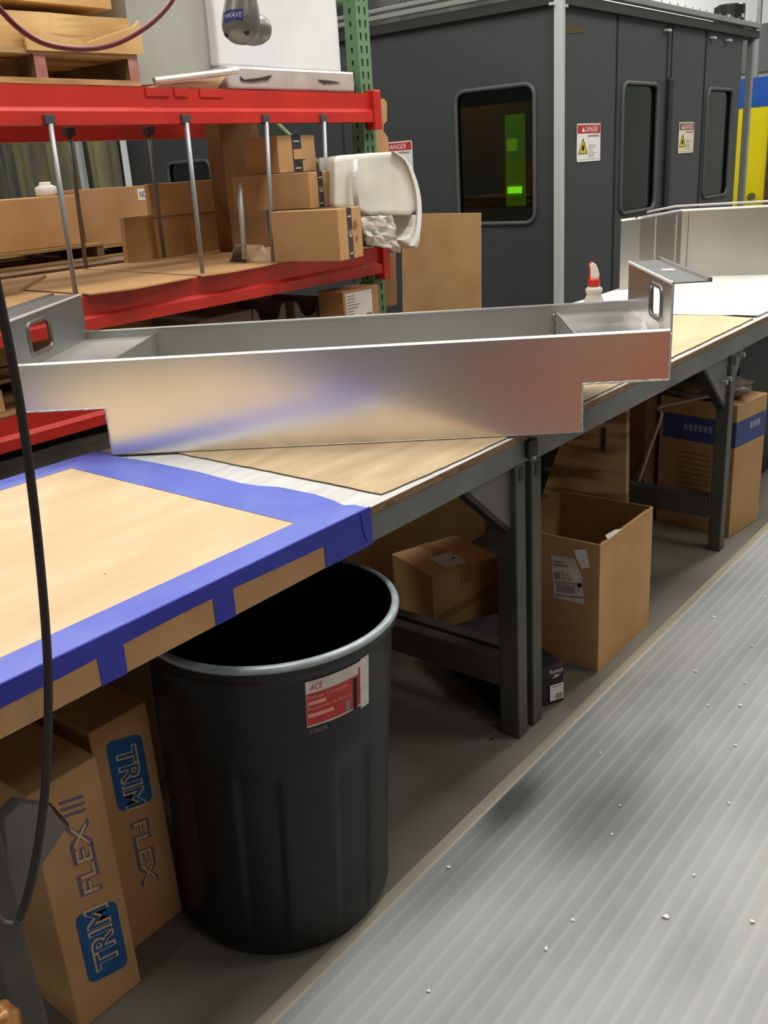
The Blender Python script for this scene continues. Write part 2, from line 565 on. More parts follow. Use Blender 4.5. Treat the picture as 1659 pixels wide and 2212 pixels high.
def text(body, w, h, f, m, parent, name='lettering', shear=0.0, outline=0.0):
    """letters filling a w x h field; f(a, b) maps field metres to world"""
    vs, fs = text_verts(body, shear, outline)
    me = bpy.data.meshes.new(name)
    pw = parent_world(parent)
    me.from_pydata([f(a * w, b * h) - pw for a, b in vs], [], fs)
    me.materials.append(m)
    o = bpy.data.objects.new(name, me)
    COL.objects.link(o)
    o.parent = parent
    return o


def frame_map(O, X, Y):
    O, X, Y = Vector(O), Vector(X), Vector(Y)
    return lambda a, b: O + X * a + Y * b


def rect_on(f, a0, a1, b0, b1, bm=None):
    return poly([f(a0, b0), f(a1, b0), f(a1, b1), f(a0, b1)], bm)


def carton(label, K, ang, w, d, z0, z1, m='kraft', tape='top', name='cardboard_box', group=None, cat='box', bevel=0.003, seam=True):
    """closed shipping carton with taped flap seam on top and front"""
    t = thing(name, label, cat, (K[0], K[1], z0), group)
    obj('box_body', obox(K, ang, w, d, z0, z1), M[m], t, loc=(K[0], K[1], z0), bevel=bevel)
    a = math.radians(ang)
    X = Vector((math.cos(a), math.sin(a), 0))
    Y = Vector((-math.sin(a), math.cos(a), 0))
    O = Vector((K[0], K[1], 0))
    fr = frame_map(O + Vector((0, 0, z0)) - Y * 0.0012, X, (0, 0, 1))     # front face
    lf = frame_map(O + Vector((0, 0, z0)) - X * 0.0012 + Y * d, -Y, (0, 0, 1))  # left face, from its back edge
    tp = frame_map(O + Vector((0, 0, z1 + 0.0012)), X, Y)
    if tape == 'top':
        bm = rect_on(tp, 0.0, w, d * 0.5 - 0.024, d * 0.5 + 0.024)
        rect_on(lf, d * 0.5 - 0.024, d * 0.5 + 0.024, (z1 - z0) - 0.06, (z1 - z0), bm)
        obj('parcel_tape', bm, M['clear_tape'], t)
    elif tape == 'front':
        bm = rect_on(tp, w * 0.5 - 0.024, w * 0.5 + 0.024, 0, d)
        rect_on(fr, w * 0.5 - 0.024, w * 0.5 + 0.024, (z1 - z0) - 0.06, (z1 - z0), bm)
        obj('parcel_tape', bm, M['clear_tape'], t)
    return t, fr, lf, tp


def decal(parent, name, f, a0, a1, b0, b1, m):
    return obj(name, rect_on(f, a0, a1, b0, b1), M[m], parent)


def lift(f, n, e):
    n = Vector(n) * e
    return lambda a, b: f(a, b) + n


def pallet(label, K, ang, w, d, z0, z1, nb=6, m='pallet', group=None, ends=None):
    t = thing('wooden_pallet', label, 'pallet', (K[0], K[1], z0), group)
    h = z1 - z0
    th = h * 0.17
    bm = bmesh.new()
    bw = d / (nb * 1.35)
    for i in range(nb):
        y = i * (d - bw) / (nb - 1)
        obox(K, ang, w, bw, z1 - th, z1, bm, 0, y)
    obj('deck_boards', bm, M[m], t)
    bm = bmesh.new()
    for i in range(3):
        obox(K, ang, w, bw * 1.2, z0, z0 + th, bm, 0, i * (d - bw * 1.2) / 2)
    obj('bottom_boards', bm, M[m], t)
    for i in range(3):
        sg = obj('stringer', obox(K, ang, 0.04, d - .004, z0 + th, z1 - th, None, i * (w - 0.04) / 2, 0.004), M['pallet_dark'], t)
        if ends:
            obj('stained_end', obox(K, ang, 0.04, 0.003, z0 + th, z1 - th, None, i * (w - 0.04) / 2, 0), M[ends], sg)
    return t


# ------------------------------------------------------------------ structure: room
MM = mat_mat()
struct(obj('floor', box(-6, 15, -6, 13, -0.1, 0.0), floor_mat()))
struct(obj('ceiling', box(-6, 15, -6, 13, 5.2, 5.3), M['ceiling']))
struct(obj('wall_right', box(14.0, 14.2, -6, 13, 0, 5.2), M['wall']))
struct(obj('wall_back', box(-6, 14.0, 12.8, 13, 0, 5.2), M['wall']))
struct(obj('wall_left', box(-6.2, -6, -6, 13, 0, 5.2), M['wall']))
struct(obj('wall_front', box(-6, 14.0, -6.2, -6, 0, 5.2), M['wall']))
w1 = thing('window_1', '', '', (13.95, 4.4, 2.5))
for k in ('label', 'category'):
    del w1[k]
struct(w1)
obj('window_frame', box(13.93, 13.999, 2.0, 5.6, 2.42, 3.0), M['clerestory'], w1)
obj('window_pane', box(13.91, 13.93, 3.2, 4.44, 2.5, 2.92), M['wall'], w1)

# anti-fatigue mat strip along the bench with its bevelled edge
t = thing('floor_mat', 'light grey ribbed rubber walkway mat running along the workbench', 'mat', (0, 0, 0))
mo = obj('mat_surface', box(-5, 9, -0.55, 1.055, 0.0, 0.010), MM, t, bevel=0.0)
bm = prism([(-5, 1.055, 0.0), (-5, 1.055, 0.010), (-5, 1.062, 0.011), (-5, 1.096, 0.001), (-5, 1.096, 0.0)], (14, 0, 0))
obj('edge_strip', bm, mat('pale scuffed edge strip', sc(176, 172, 156), 0.5, var=sc(156, 152, 138), scale=3, stretch=(0.5, 6, 1)), t)

# ------------------------------------------------------------------ workbenches
T = 0.8786
YF = 1.153
YB = 2.05


def tube_leg(x, y, w, d, h, t):
    L = obj('leg', box(x, x + w, y, y + d, 0, h), M['steel_grey'], t, bevel=0.004)
    obj('leg_slot', box(x + w * 0.3, x + w * 0.75, y - 0.0015, y + 0.004, h - 0.045, h - 0.01), M['steel_dark'], L)
    return L


def gusset(x, dx, y, z, dz, t, th=0.006):
    """triangular plate with a folded dark lower edge between leg and rail"""
    g = obj('gusset', prism([(x, y, z), (x + dx, y, z), (x, y, z - dz)], (0, th, 0)), M['steel_rail'], t)
    a = Vector((x + dx, y, z))
    b = Vector((x, y, z - dz))
    n = Vector((dz * (1 if dx > 0 else -1), 0, -abs(dx))).normalized() * 0.014
    obj('gusset_fold', prism([a, b, b + n, a + n], (0, 0.03, 0)), M['steel_dark'], g)


benchA = thing('workbench', 'near steel workbench with blue-taped top and tan cardboard skirt', 'workbench', (1.2, 1.6, 0))
bm = box(0.30, 1.965, YF, YF + 0.038, 0.802, 0.862)
box(0.30, 1.965, YB - 0.038, YB, 0.802, 0.862, bm)
box(0.30, 0.34, YF, YB, 0.802, 0.862, bm)
box(1.925, 1.965, YF + .038, YB - .038, 0.802, 0.862, bm)
obj('rail_frame', bm, M['steel_rail'], benchA, bevel=0.003)
tube_leg(1.905, 1.155, 0.048, 0.062, 0.802, benchA)
tube_leg(1.905, 1.975, 0.048, 0.062, 0.802, benchA)
tube_leg(0.425, 1.155, 0.050, 0.062, 0.802, benchA)
tube_leg(0.425, 1.975, 0.050, 0.062, 0.802, benchA)
obj('crossbar', box(1.908, 1.950, 1.217, 1.975, 0.150, 0.240), M['steel_grey'], benchA, bevel=0.004)
obj('crossbar', box(0.428, 0.472, 1.217, 1.975, 0.150, 0.240), M['steel_grey'], benchA, bevel=0.004)
gusset(1.905, -0.20, 1.172, 0.802, 0.17, benchA)
obj('bench_top', box(0.28, 1.967, YF - 0.001, YB, 0.862, T - 0.001), M['ply_edge'], benchA)
obj('laminate_sheet', box(1.31, 1.967, YF, YB, T - 0.001, T), M['laminate'], benchA)
obj('wood_facing', box(0.28, 1.308, YF, YB, T - 0.001, T + 0.003), M['board'], benchA, bevel=0.001)
bm = box(0.28, 1.31, YF - 0.004, YF - 0.0015, 0.803, 0.862)
obj('cardboard_skirt', bm, M['skirt'], benchA)
# blue tape: top bands, irregular lap over the white laminate, skirt strips
TZ = T + 0.0036


def tape_poly(pts, z=TZ, m='tape', name='blue_tape', th=0.0004):
    return obj(name, prism([(p[0], p[1], z) for p in pts], (0, 0, th)), M[m], benchA)


tape_poly([(0.28, YF - 0.002), (1.306, YF - 0.002), (1.306, 1.222), (0.28, 1.222)])
tape_poly([(0.28, 1.978), (1.187, 1.978), (1.187, YB + 0.001), (0.28, YB + 0.001)])
tape_poly([(1.187, 1.2221), (1.306, 1.2221), (1.306, YB + 0.001), (1.187, YB + 0.001)])
lap = [(1.3065, YF - 0.002)] + [(1.3065, YB)]
irr = [spot(u, v, z=T) for (u, v) in ((262, 988), (330, 999), (425, 1019), (445, 1024), (520, 1044), (560, 1050), (600, 1052), (680, 1068), (722, 1082), (742, 1092), (765, 1091))]
lap2 = [(1.3065, YF - 0.002), (1.3065, YB), (1.322, YB)] + [(p.x, p.y) for p in irr if p.x > 1.308] + [(1.331, YF - 0.002)]
tape_poly(lap2, z=T + 0.0003)
obj('step_line', box(1.3045, 1.3065, YF, YB, T + 0.0001, T + 0.0036), M['dark_edge'], benchA)
bm = bmesh.new()
wob = 0.0
xs = [0.28 + i * 0.05 for i in range(21)] + [1.331]
top = [(x, YF - 0.0052, TZ + 0.0004) for x in xs]
bot = [(x, YF - 0.0052, 0.852 + 0.0035 * math.sin(x * 9)) for x in xs]
prism(top + bot[::-1], (0, 0.004, 0), bm)
obj('blue_tape', bm, M['tape_side'], benchA)
for (xa, xb) in ((0.672, 0.72), (0.905, 0.951), (1.187, 1.331), (0.435, 0.482)):
    bm = prism([(xa, YF - 0.0054, 0.803), (xb, YF - 0.0054, 0.802), (xb + 0.001, YF - 0.0054, 0.862), (xa + 0.001, YF - 0.0054, 0.862)], (0, 0.0012, 0))
    obj('blue_tape', bm, M['tape_side'], benchA)
obj('tape_crease', tube([(1.300, YF - 0.0062, T), (1.303, YF - 0.0062, 0.84), (1.313, YF - 0.0062, 0.815)], 0.0014, 6), M['tape_side'], benchA)
for (u, v, s) in ((300, 1167, .012), (228, 1116, .008), (392, 1125, .008), (440, 1108, .014), (430, 1200, .008), (320, 1110, .006)):
    pass

benchB = thing('workbench', 'long grey steel workbench continuing behind the folded metal trough', 'workbench', (3.5, 1.6, 0))
XE = 5.35
bm = box(1.972, XE, YF, YF + 0.038, 0.795, 0.862)
box(1.972, XE, YB - 0.038, YB, 0.795, 0.862, bm)
box(1.972, 2.01, YF + .038, YB - .038, 0.80, 0.862, bm)
box(XE - 0.04, XE, YF + .038, YB - .038, 0.80, 0.862, bm)
obj('rail_frame', bm, M['steel_rail'], benchB, bevel=0.003)
for x in (1.984, 3.452, 5.2):
    tube_leg(x, 1.155, 0.050, 0.050, 0.795, benchB)
    tube_leg(x, 1.975, 0.050, 0.062, 0.795, benchB)
    obj('crossbar', box(x + .004, x + .046, 1.217, 1.975, 0.135, 0.225), M['steel_grey'], benchB, bevel=0.004)
gusset(3.452, -0.24, 1.172, 0.795, 0.2, benchB)
gusset(3.502, 0.13, 1.172, 0.795, 0.16, benchB)
for (x, z) in ((3.40, 0.70), (3.44, 0.705), (3.575, 0.77)):
    obj('bolt', tube([(x, 1.150, z), (x, 1.172, z)], 0.009, 8), M['rod'], benchB)
obj('bench_top', box(1.968, XE, YF - 0.001, YB, 0.862, T - 0.001), M['ply_edge'], benchB)
obj('laminate_sheet', box(1.968, XE, YF, YB, T - 0.001, T), M['laminate'], benchB)

# clamp tie between the two benches
t = thing('bench_clamp', 'dark bolted clamp block joining the two steel benches below the trough', 'clamp', (1.968, 1.15, 0.80))
obj('clamp_body', box(1.945, 1.990, 1.139, 1.1505, 0.812, 0.858), M['steel_dark'], t, bevel=0.003)
obj('clamp_nut', tube([(1.968, 1.141, 0.806), (1.968, 1.141, 0.816)], 0.008, 6), M['rod'], t)


def sheet(label, pts, z, th, m, name='plywood_sheet'):
    """loose board with slightly ragged edges"""
    out = []
    P = [Vector((p[0], p[1], z)) for p in pts]
    for i, p in enumerate(P):
        q = P[(i + 1) % len(P)]
        n = max(2, int((q - p).length / 0.03))
        for k in range(n):
            w = p.lerp(q, k / n)
            j = 0.0 if k == 0 else 0.0018
            out.append(w + Vector((random.uniform(-j, j), random.uniform(-j, j), 0)))
    t = thing(name, label, 'board', (P[0].x, P[0].y, z))
    s = obj('sheet_face', prism([(p.x, p.y, z + th * .6) for p in out], (0, 0, th * .4)), M[m], t)
    obj('sheet_edge', prism([(p.x, p.y, z + 0.0002) for p in out], (0, 0, th * .6 - 0.0004)), M['dark_edge'], t)
    return t


sheet('worn tan plywood sheet lying on the white bench surface under the trough', [(1.405, 1.178), (1.62, 1.166), (2.80, 1.163), (2.80, 2.02), (1.402, 2.02)], T, 0.0045, 'board2')
sheet('clean pale plywood sheet on the bench between trough and white paper', [(2.83, 1.172), (3.72, 1.176), (3.78, 1.52), (3.72, 2.02), (2.83, 2.02)], T, 0.007, 'board')

# white paper cover with a gently rippled surface
bm = bmesh.new()
NX, NY = 40, 20
grid = []
for i in range(NX + 1):
    row = []
    for j in range(NY + 1):
        x = 3.60 + (XE - 3.60) * i / NX
        y = 1.175 + (YB - 1.175) * j / NY
        if i < 4:
            x += 0.05 * math.sin(j * 0.5) * (1 - i / 4)
        x = max(x, 3.60 + 0.18 * (1 - (y - 1.17) / 0.9) * (1 - i / NX))
        z = T + 0.0085 + 0.0022 * noise.noise(Vector((x * 4, y * 6, 0)))
        row.append(bm.verts.new((x, y, z)))
    grid.append(row)
for i in range(NX):
    for j in range(NY):
        bm.faces.new((grid[i][j], grid[i + 1][j], grid[i + 1][j + 1], grid[i][j + 1]))
o = obj('paper_cover', bm, M['paper_cover'], smooth=True)
md = o.modifiers.new('thick', 'SOLIDIFY')
md.thickness = 0.0015
tag(o, 'rumpled white protective paper covering the far end of the bench', 'paper')

# ------------------------------------------------------------------ the folded aluminium trough
A0 = Vector((1.303, 1.968, 0.0))
E = Vector((0.587, -0.8095, 0)).normalized()
N = Vector((0.8095, 0.587, 0)).normalized()
ZB = T + 0.0054
ZN = 1.006
ZT = 1.122
L0, L1, L2, L3 = -0.204, 0.0, 1.173, 1.377
WD = 0.505
TH = 0.003


def P3(s, w, z):
    return A0 + E * s + N * w + Vector((0, 0, z))


tr = thing('metal_trough', 'brushed aluminium folded trough lying diagonally across the bench with handle cutouts', 'trough', tuple(P3(0.6, 0.25, ZB)))
outl = [(L0, ZT), (L0, ZN), (L1, ZN), (L1, ZB), (L2, ZB), (L2, ZN), (L3, ZN), (L3, ZT)]
fp = obj('front_panel', prism([P3(s, 0, z) for s, z in outl], N * TH), M['alu'], tr)
fp['label'] = 'broad mirror-like front panel with stepped lower corners'
obj('back_panel', prism([P3(s, WD - TH, z) for s, z in outl], N * TH), M['alu_dull'], tr)
obj('floor_panel', prism([P3(L1, TH, ZB), P3(L2, TH, ZB), P3(L2, WD - TH, ZB), P3(L1, WD - TH, ZB)], (0, 0, TH)), M['alu_dull'], tr)
for (a, b) in ((L0, L1), (L2, L3)):
    obj('step_panel', prism([P3(a, TH, ZN), P3(b, TH, ZN), P3(b, WD - TH, ZN), P3(a, WD - TH, ZN)], (0, 0, TH)), M['alu'], tr)
for s, sg in ((L1, 1), (L2, -1)):
    obj('partition', prism([P3(s, TH, ZB), P3(s, WD - TH, ZB), P3(s, WD - TH, 1.104), P3(s, TH, 1.104)], E * TH * sg), M['alu_dull'], tr)
    bm = tube([P3(s, TH, 1.104), P3(s, WD - TH, 1.104)], 0.0035, 8)
    obj('partition_edge', bm, M['alu_weld'], tr)
    pts = [P3(s - 0.006 + 0.002 * random.uniform(-1, 1), WD - TH - 0.004, 1.10 - 0.006 * k) for k in range(13)]
    obj('weld_bead', tube(pts, 0.004, 8, radii=[0.0035 + 0.002 * (k % 2) for k in range(13)]), M['alu_weld'], tr, smooth=True)
for (a_, b_, mm) in ((L0, L1, 'alu_dull'), (L2, L3, 'alu')):
    obj('end_shelf', prism([P3(a_, TH, 1.098), P3(b_, TH, 1.098), P3(b_, WD - TH, 1.098), P3(a_, WD - TH, 1.098)], (0, 0, TH)), M[mm], tr)
# rims
obj('front_rim', prism([P3(L0, -0.001, ZT), P3(L0, 0.006, ZT + 0.004), P3(L0, 0.019, ZT + 0.002), P3(L0, 0.019, ZT - 0.001), P3(L0, 0.003, ZT - 0.001)], E * (L3 - L0)), M['alu_edge'], tr)
obj('back_rim', tube([P3(L0, WD - 0.002, ZT), P3(L3, WD - 0.002, ZT)], 0.004, 8), M['alu_weld'], tr)


# irregular weld bead along the stepped lower edges of the front panel
def beadline(pts2, r=0.003):
    pts = []
    for (a, b) in zip(pts2, pts2[1:]):
        n = int(max(abs(b[0] - a[0]), abs(b[1] - a[1])) / 0.006) + 1
        for k in range(n):
            q = k / n
            pts.append(P3(a[0] + (b[0] - a[0]) * q, -0.001, a[1] + (b[1] - a[1]) * q))
    pts.append(P3(pts2[-1][0], -0.001, pts2[-1][1]))
    return tube(pts, r, 6, radii=[r * random.uniform(0.55, 1.35) for _ in pts])


obj('weld_bead', beadline([(L0, ZT - 0.004), (L0, ZN), (L1, ZN), (L1, ZB + 0.002)], 0.0024), M['alu_edge'], tr, smooth=True)
obj('weld_bead', beadline([(L3, ZT - 0.004), (L3, ZN), (L2, ZN), (L2, ZB + 0.002)], 0.0026), M['alu_edge'], tr, smooth=True)
obj('bottom_fold', tube([P3(L1, 0.001, ZB + 0.001), P3(L2, 0.001, ZB + 0.001)], 0.0022, 6), M['hole_trim'], tr)

hole = rrect(0.098, 0.232, 1.128, 1.207, 0.018)


def chamfer_hole(w0, w1):
    return rrect(w0, w1, 1.127, 1.207, 0.020)


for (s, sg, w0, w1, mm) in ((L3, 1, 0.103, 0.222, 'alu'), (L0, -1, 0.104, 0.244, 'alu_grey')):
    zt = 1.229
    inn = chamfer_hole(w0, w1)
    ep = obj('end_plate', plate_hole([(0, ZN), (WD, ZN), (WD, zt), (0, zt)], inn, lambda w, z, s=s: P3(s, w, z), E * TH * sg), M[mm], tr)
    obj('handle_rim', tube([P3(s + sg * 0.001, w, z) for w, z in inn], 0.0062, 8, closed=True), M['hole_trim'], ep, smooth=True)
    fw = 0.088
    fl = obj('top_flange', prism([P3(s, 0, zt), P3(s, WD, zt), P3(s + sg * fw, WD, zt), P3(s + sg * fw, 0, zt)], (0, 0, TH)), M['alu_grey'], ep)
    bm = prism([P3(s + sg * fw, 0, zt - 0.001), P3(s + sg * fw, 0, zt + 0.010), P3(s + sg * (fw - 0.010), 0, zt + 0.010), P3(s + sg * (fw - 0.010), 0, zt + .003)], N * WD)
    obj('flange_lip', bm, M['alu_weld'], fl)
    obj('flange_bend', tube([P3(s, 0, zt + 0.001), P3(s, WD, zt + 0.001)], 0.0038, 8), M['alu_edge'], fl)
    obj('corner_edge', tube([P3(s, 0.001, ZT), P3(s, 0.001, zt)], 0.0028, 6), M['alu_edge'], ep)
bm = poly([P3(L3 + 0.030, 0.235, 1.2335), P3(L3 + 0.060, 0.225, 1.2335), P3(L3 + 0.062, 0.262, 1.2335), P3(L3 + 0.034, 0.268, 1.2335)])
o = obj('paper_scrap', bm, M['white'])
o.modifiers.new('thick', 'SOLIDIFY').thickness = 0.0008
tag(o, 'small white paper scrap on the right end flange of the trough', 'scrap')
bm = poly([P3(1.376 - 0.001, 0.305, 1.012), P3(1.376 - 0.001, 0.245, 1.012), P3(1.376 - 0.001, 0.262, 1.045), P3(1.376 - 0.001, 0.275, 1.058), P3(1.376 - 0.001, 0.283, 1.052), P3(1.376 - 0.001, 0.29, 1.060)])
bm = prism([P3(1.350, w, z) for w, z in ((0.20, 1.1015), (0.135, 1.1015), (0.148, 1.122), (0.160, 1.136), (0.166, 1.131), (0.174, 1.140), (0.184, 1.122))], E * 0.002)
tag(obj('torn_paper', bm, M['white']), 'torn white paper tuft standing inside the right end of the trough', 'paper')

# spray bottle behind the trough
BX, BY = 3.02, 1.505
t = thing('spray_bottle', 'cloudy white spray bottle with red and white trigger behind the trough', 'bottle', (BX, BY, T + 0.008))
z0 = T + 0.008
obj('bottle_body', lathe([(0.036, 0), (0.042, 0.006), (0.042, 0.12), (0.036, 0.150), (0.026, 0.172), (0.024, 0.178), (0.029, 0.186), (0.029, 0.196), (0.020, 0.202), (0.016, 0.206)], (BX, BY, z0), 32), M['bottle'], t, smooth=True)
obj('collar', lathe([(0.020, 0.204), (0.021, 0.208), (0.019, 0.226), (0.015, 0.231)], (BX, BY, z0), 24), M['red_plastic'], t)
hd = [(-0.013, 0.228), (0.015, 0.228), (0.017, 0.244), (0.012, 0.262), (0.004, 0.278), (-0.004, 0.284), (-0.012, 0.283), (-0.017, 0.276), (-0.014, 0.262)]
VX = Vector((0.62, -0.78, 0))
VY = Vector((0.78, 0.62, 0))
c0 = Vector((BX, BY, z0))
obj('spray_head', prism([c0 + VX * a - VY * 0.009 + Vector((0, 0, b)) for a, b in hd], VY * 0.018), M['white_plastic'], t, bevel=0.003)
tg = [(-0.020, 0.277), (-0.012, 0.287), (-0.004, 0.288), (-0.012, 0.276), (-0.013, 0.262), (-0.011, 0.232), (-0.016, 0.224), (-0.019, 0.232), (-0.016, 0.262)]
obj('trigger', prism([c0 + VX * a - VY * 0.005 + Vector((0, 0, b)) for a, b in tg], VY * 0.010), M['red_plastic'], t)

# aluminium tray standing on edge at the far end of the bench
t = thing('sheet_metal_tray', 'tall satin aluminium box tray standing on white paper at the bench end', 'tray', (4.9, 1.8, T))
C0 = spot(1348, 630, z=T + .011)
zt = 1.223
ca = Vector((4.335, 2.02, 0))
cb = Vector((4.88, 1.93, 0))
cc = Vector((5.33, 1.02, 0))
za = T + 0.0115


def wallp(a, b, z0, z1, th):
    n = Vector((b - a).cross(Vector((0, 0, 1)))).normalized() * th
    return prism([(a.x, a.y, z0), (b.x, b.y, z0), (b.x, b.y, z1), (a.x, a.y, z1)], n)


pa = Vector((4.335, 2.025, 0))
pb = Vector((4.42, 1.965, 0))
pc = Vector((4.86, 1.935, 0))
pd = Vector((5.12, 1.20, 0))
obj('side_flange', wallp(pa, pb, za, 1.215, 0.003), M['alu_panel'], t)
obj('side_panel', wallp(pb, pc, za, 1.215, 0.003), M['alu_panel'], t)
obj('back_panel', wallp(pc, pd, za, 1.219, 0.003), M['alu_panel'], t)
for k in (0.35, 0.86):
    q = pb.lerp(pc, k)
    obj('seam', box(q.x - .003, q.x + .003, q.y - .006, q.y - .001, za, 1.21), M['alu_edge'], t)
q = pc.lerp(pd, 0.0) + Vector((0.01, -0.03, 0))
obj('seam', box(q.x - .004, q.x + .004, q.y - .006, q.y - .001, za, 1.21), M['alu_weld'], t)
obj('top_rim', tube([(pa.x, pa.y, 1.215), (pb.x, pb.y, 1.219), (pc.x, pc.y, 1.222), (pd.x, pd.y, 1.226)], 0.006, 8), M['alu_edge'], t)
obj('top_rim', tube([(pb.x + .15, pb.y + .03, 1.235), (pc.x + .05, pc.y + .05, 1.24), (pd.x + .1, pd.y + .05, 1.243)], 0.006, 8), M['alu_edge'], t)
for k, q in enumerate(((4.40, 1.975), (4.62, 1.965))):
    bm = tube([(q[0] - .01, q[1], 1.236), (q[0], q[1], 1.218), (q[0] + .012, q[1] - .004, 1.236)], 0.003, 6)
    obj('rim_clip', bm, M['steel_dark'], t)

# ------------------------------------------------------------------ trash can
CX, CY = 1.161, 1.286
t = thing('trash_can', 'large round black plastic trash can with a worn red and white sticker', 'trash can', (CX, CY, 0))


def canr(z):
    return 0.234 + (0.2495 - 0.234) * z / 0.7


def canlean(z):
    k = max(0.0, 1 - z / 0.69)
    return (-0.020 * k - 0.003, 0.025 * k + 0.004) if z < 0.66 else (0, 0)


seg = 240
prof = [(0.208, 0.0), (0.224, 0.006)] + [(canr(z), z) for z in (0.03, 0.1, 0.2, 0.3, 0.40, 0.44)] + [(canr(0.46) + 0.002, 0.462), (canr(0.5) + .002, 0.5), (canr(0.6) + .002, 0.6), (canr(0.655) + .002, 0.655), (0.2500, 0.662), (0.2555, 0.668), (0.2575, 0.676), (0.2590, 0.686)]


def ribs(a, z):
    if z < 0.04 or z > 0.45:
        return 0
    d = (math.degrees(a) + 360 + 24.0) % 48.0
    d = min(d, 48 - d)
    return -0.006 * max(0, min(1, (d - 13) / 2.0)) if d > 13 else 0


obj('can_body', lathe(prof, (CX, CY, 0), seg, rfun=ribs, lean=canlean), M['black_plastic'], t, smooth=True)
# open inside: a liner shell just above the solid body gives the hollow
t.children[0]
me = t.children[0].data
bm = bmesh.new()
bm.from_mesh(me)
top = [f for f in bm.faces if len(f.verts) > 100 and f.calc_center_median().z > 0.5]
bmesh.ops.delete(bm, geom=top, context='FACES')
bm.to_mesh(me)
bm.free()
bm = bmesh.new()
prev = None
for (r, z) in ((0.2455, 0.697), (0.241, 0.60), (0.236, 0.45), (0.230, 0.2), (0.222, 0.03), (0.001, 0.028)):
    sh = canlean(z)
    ring = [bm.verts.new((CX + sh[0] + r * math.cos(2 * PI * k / 96), CY + sh[1] + r * math.sin(2 * PI * k / 96), z)) for k in range(96)]
    if prev:
        for k in range(96):
            bm.faces.new((prev[k], prev[(k + 1) % 96], ring[(k + 1) % 96], ring[k]))
    prev = ring
obj('can_inside', bm, M['black_inside'], t, smooth=True)
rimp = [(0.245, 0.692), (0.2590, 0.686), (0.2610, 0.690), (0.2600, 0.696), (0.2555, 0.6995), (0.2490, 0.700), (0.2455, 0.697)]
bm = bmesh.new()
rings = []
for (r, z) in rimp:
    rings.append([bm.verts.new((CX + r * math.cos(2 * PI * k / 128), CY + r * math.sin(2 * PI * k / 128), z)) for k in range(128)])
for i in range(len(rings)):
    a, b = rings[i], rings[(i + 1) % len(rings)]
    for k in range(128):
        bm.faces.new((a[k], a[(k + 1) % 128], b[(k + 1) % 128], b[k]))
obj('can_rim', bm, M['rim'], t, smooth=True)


def canmap(e, a0=-120.5, z0=0.542):
    def f(a, b):
        z = z0 + b
        r = canr(z) + 0.0022 + e
        th = math.radians(a0) + a / 0.25
        sh = canlean(min(z, 0.659))
        return Vector((CX + sh[0] + r * math.cos(th), CY + sh[1] + r * math.sin(th), z))
    return f


def cangrid(f, a0, a1, b0, b1, n=24, jag=0.0):
    bm = bmesh.new()
    lo = [bm.verts.new(f(a0 + (a1 - a0) * k / n, b0)) for k in range(n + 1)]
    hi = [bm.verts.new(f(a0 + (a1 - a0) * k / n, b1 - (jag * random.random() if 0 < k < n else 0))) for k in range(n + 1)]
    for k in range(n):
        bm.faces.new((lo[k], lo[k + 1], hi[k + 1], hi[k]))
    return bm


f0 = canmap(0.0008)
LW = 0.25 * math.radians(33.5)
st = obj('sticker', cangrid(f0, 0, LW * 0.83, 0.012, 0.110), M['offwhite'], t)
obj('torn_strip', cangrid(f0, LW * 0.83, LW, 0.004, 0.113), M['offwhite'], st)
f1 = canmap(0.0014)
obj('red_field', cangrid(f1, 0.001, LW * 0.82, 0.016, 0.084), M['label_red'], st)
f2 = canmap(0.0019)
obj('sticker_gap', cangrid(f2, LW * 0.69, LW * 0.76, 0.012, 0.080), M['print_black'], st)
obj('sticker_gap', cangrid(f2, LW * 0.79, LW * 0.82, 0.02, 0.098), M['sign_red'], st)
text('ACE', 0.026, 0.013, lambda a, b: f2(a + 0.008, b + 0.090), M['label_red'], st, shear=0.3)
text('Refuse Container', 0.085, 0.009, lambda a, b: f2(a + 0.004, b + 0.071), M['label_pink'], st)
text('Recipiente de Basura', 0.092, 0.010, lambda a, b: f2(a + 0.003, b + 0.046), M['label_pink'], st)
obj('faded_print', cangrid(f2, 0.003, 0.055, 0.033, 0.041), M['label_pink'], st)
obj('faded_print', cangrid(f2, 0.003, 0.04, 0.059, 0.067), M['label_pink'], st)
obj('sticker_picture', cangrid(f2, 0.082, 0.092, 0.018, 0.040), M['print_grey'], st)
text('32 GALLON', 0.036, 0.010, lambda a, b: f1(a + 0.004, b - 0.003), M['print_grey'], t)

# ------------------------------------------------------------------ rack behind the bench
RY = 2.80
RB = 3.62
rk = thing('pallet_rack', 'red and green steel pallet rack with wire hung rods behind the workbench', 'rack', (2.5, 3.2, 0))


def upright(x, y, nm='upright'):
    """post with teardrop slots; the slots are surface pattern in the post's own mesh"""
    bm = box(x, x + 0.082, y, y + 0.07, 0, 3.1)
    nb = len(bm.faces)
    z = 0.3
    while z < 2.6:
        for xx in (x + 0.02, x + 0.056):
            poly([(xx - 0.0065, y - 0.0006, z + 0.017), (xx + 0.0065, y - 0.0006, z + 0.017), (xx + 0.004, y - 0.0006, z - 0.012), (xx - 0.004, y - 0.0006, z - 0.012)], bm)
        poly([(x - 0.0006, y + 0.03, z + 0.012), (x - 0.0006, y + 0.042, z + 0.012), (x - 0.0006, y + 0.040, z - 0.008), (x - 0.0006, y + 0.032, z - 0.008)], bm)
        z += 0.05
    u = obj('upright', bm, M['green'], rk)
    u.data.materials.append(M['hole'])
    for i, p in enumerate(u.data.polygons):
        if i >= nb:
            p.material_index = 1
    return u


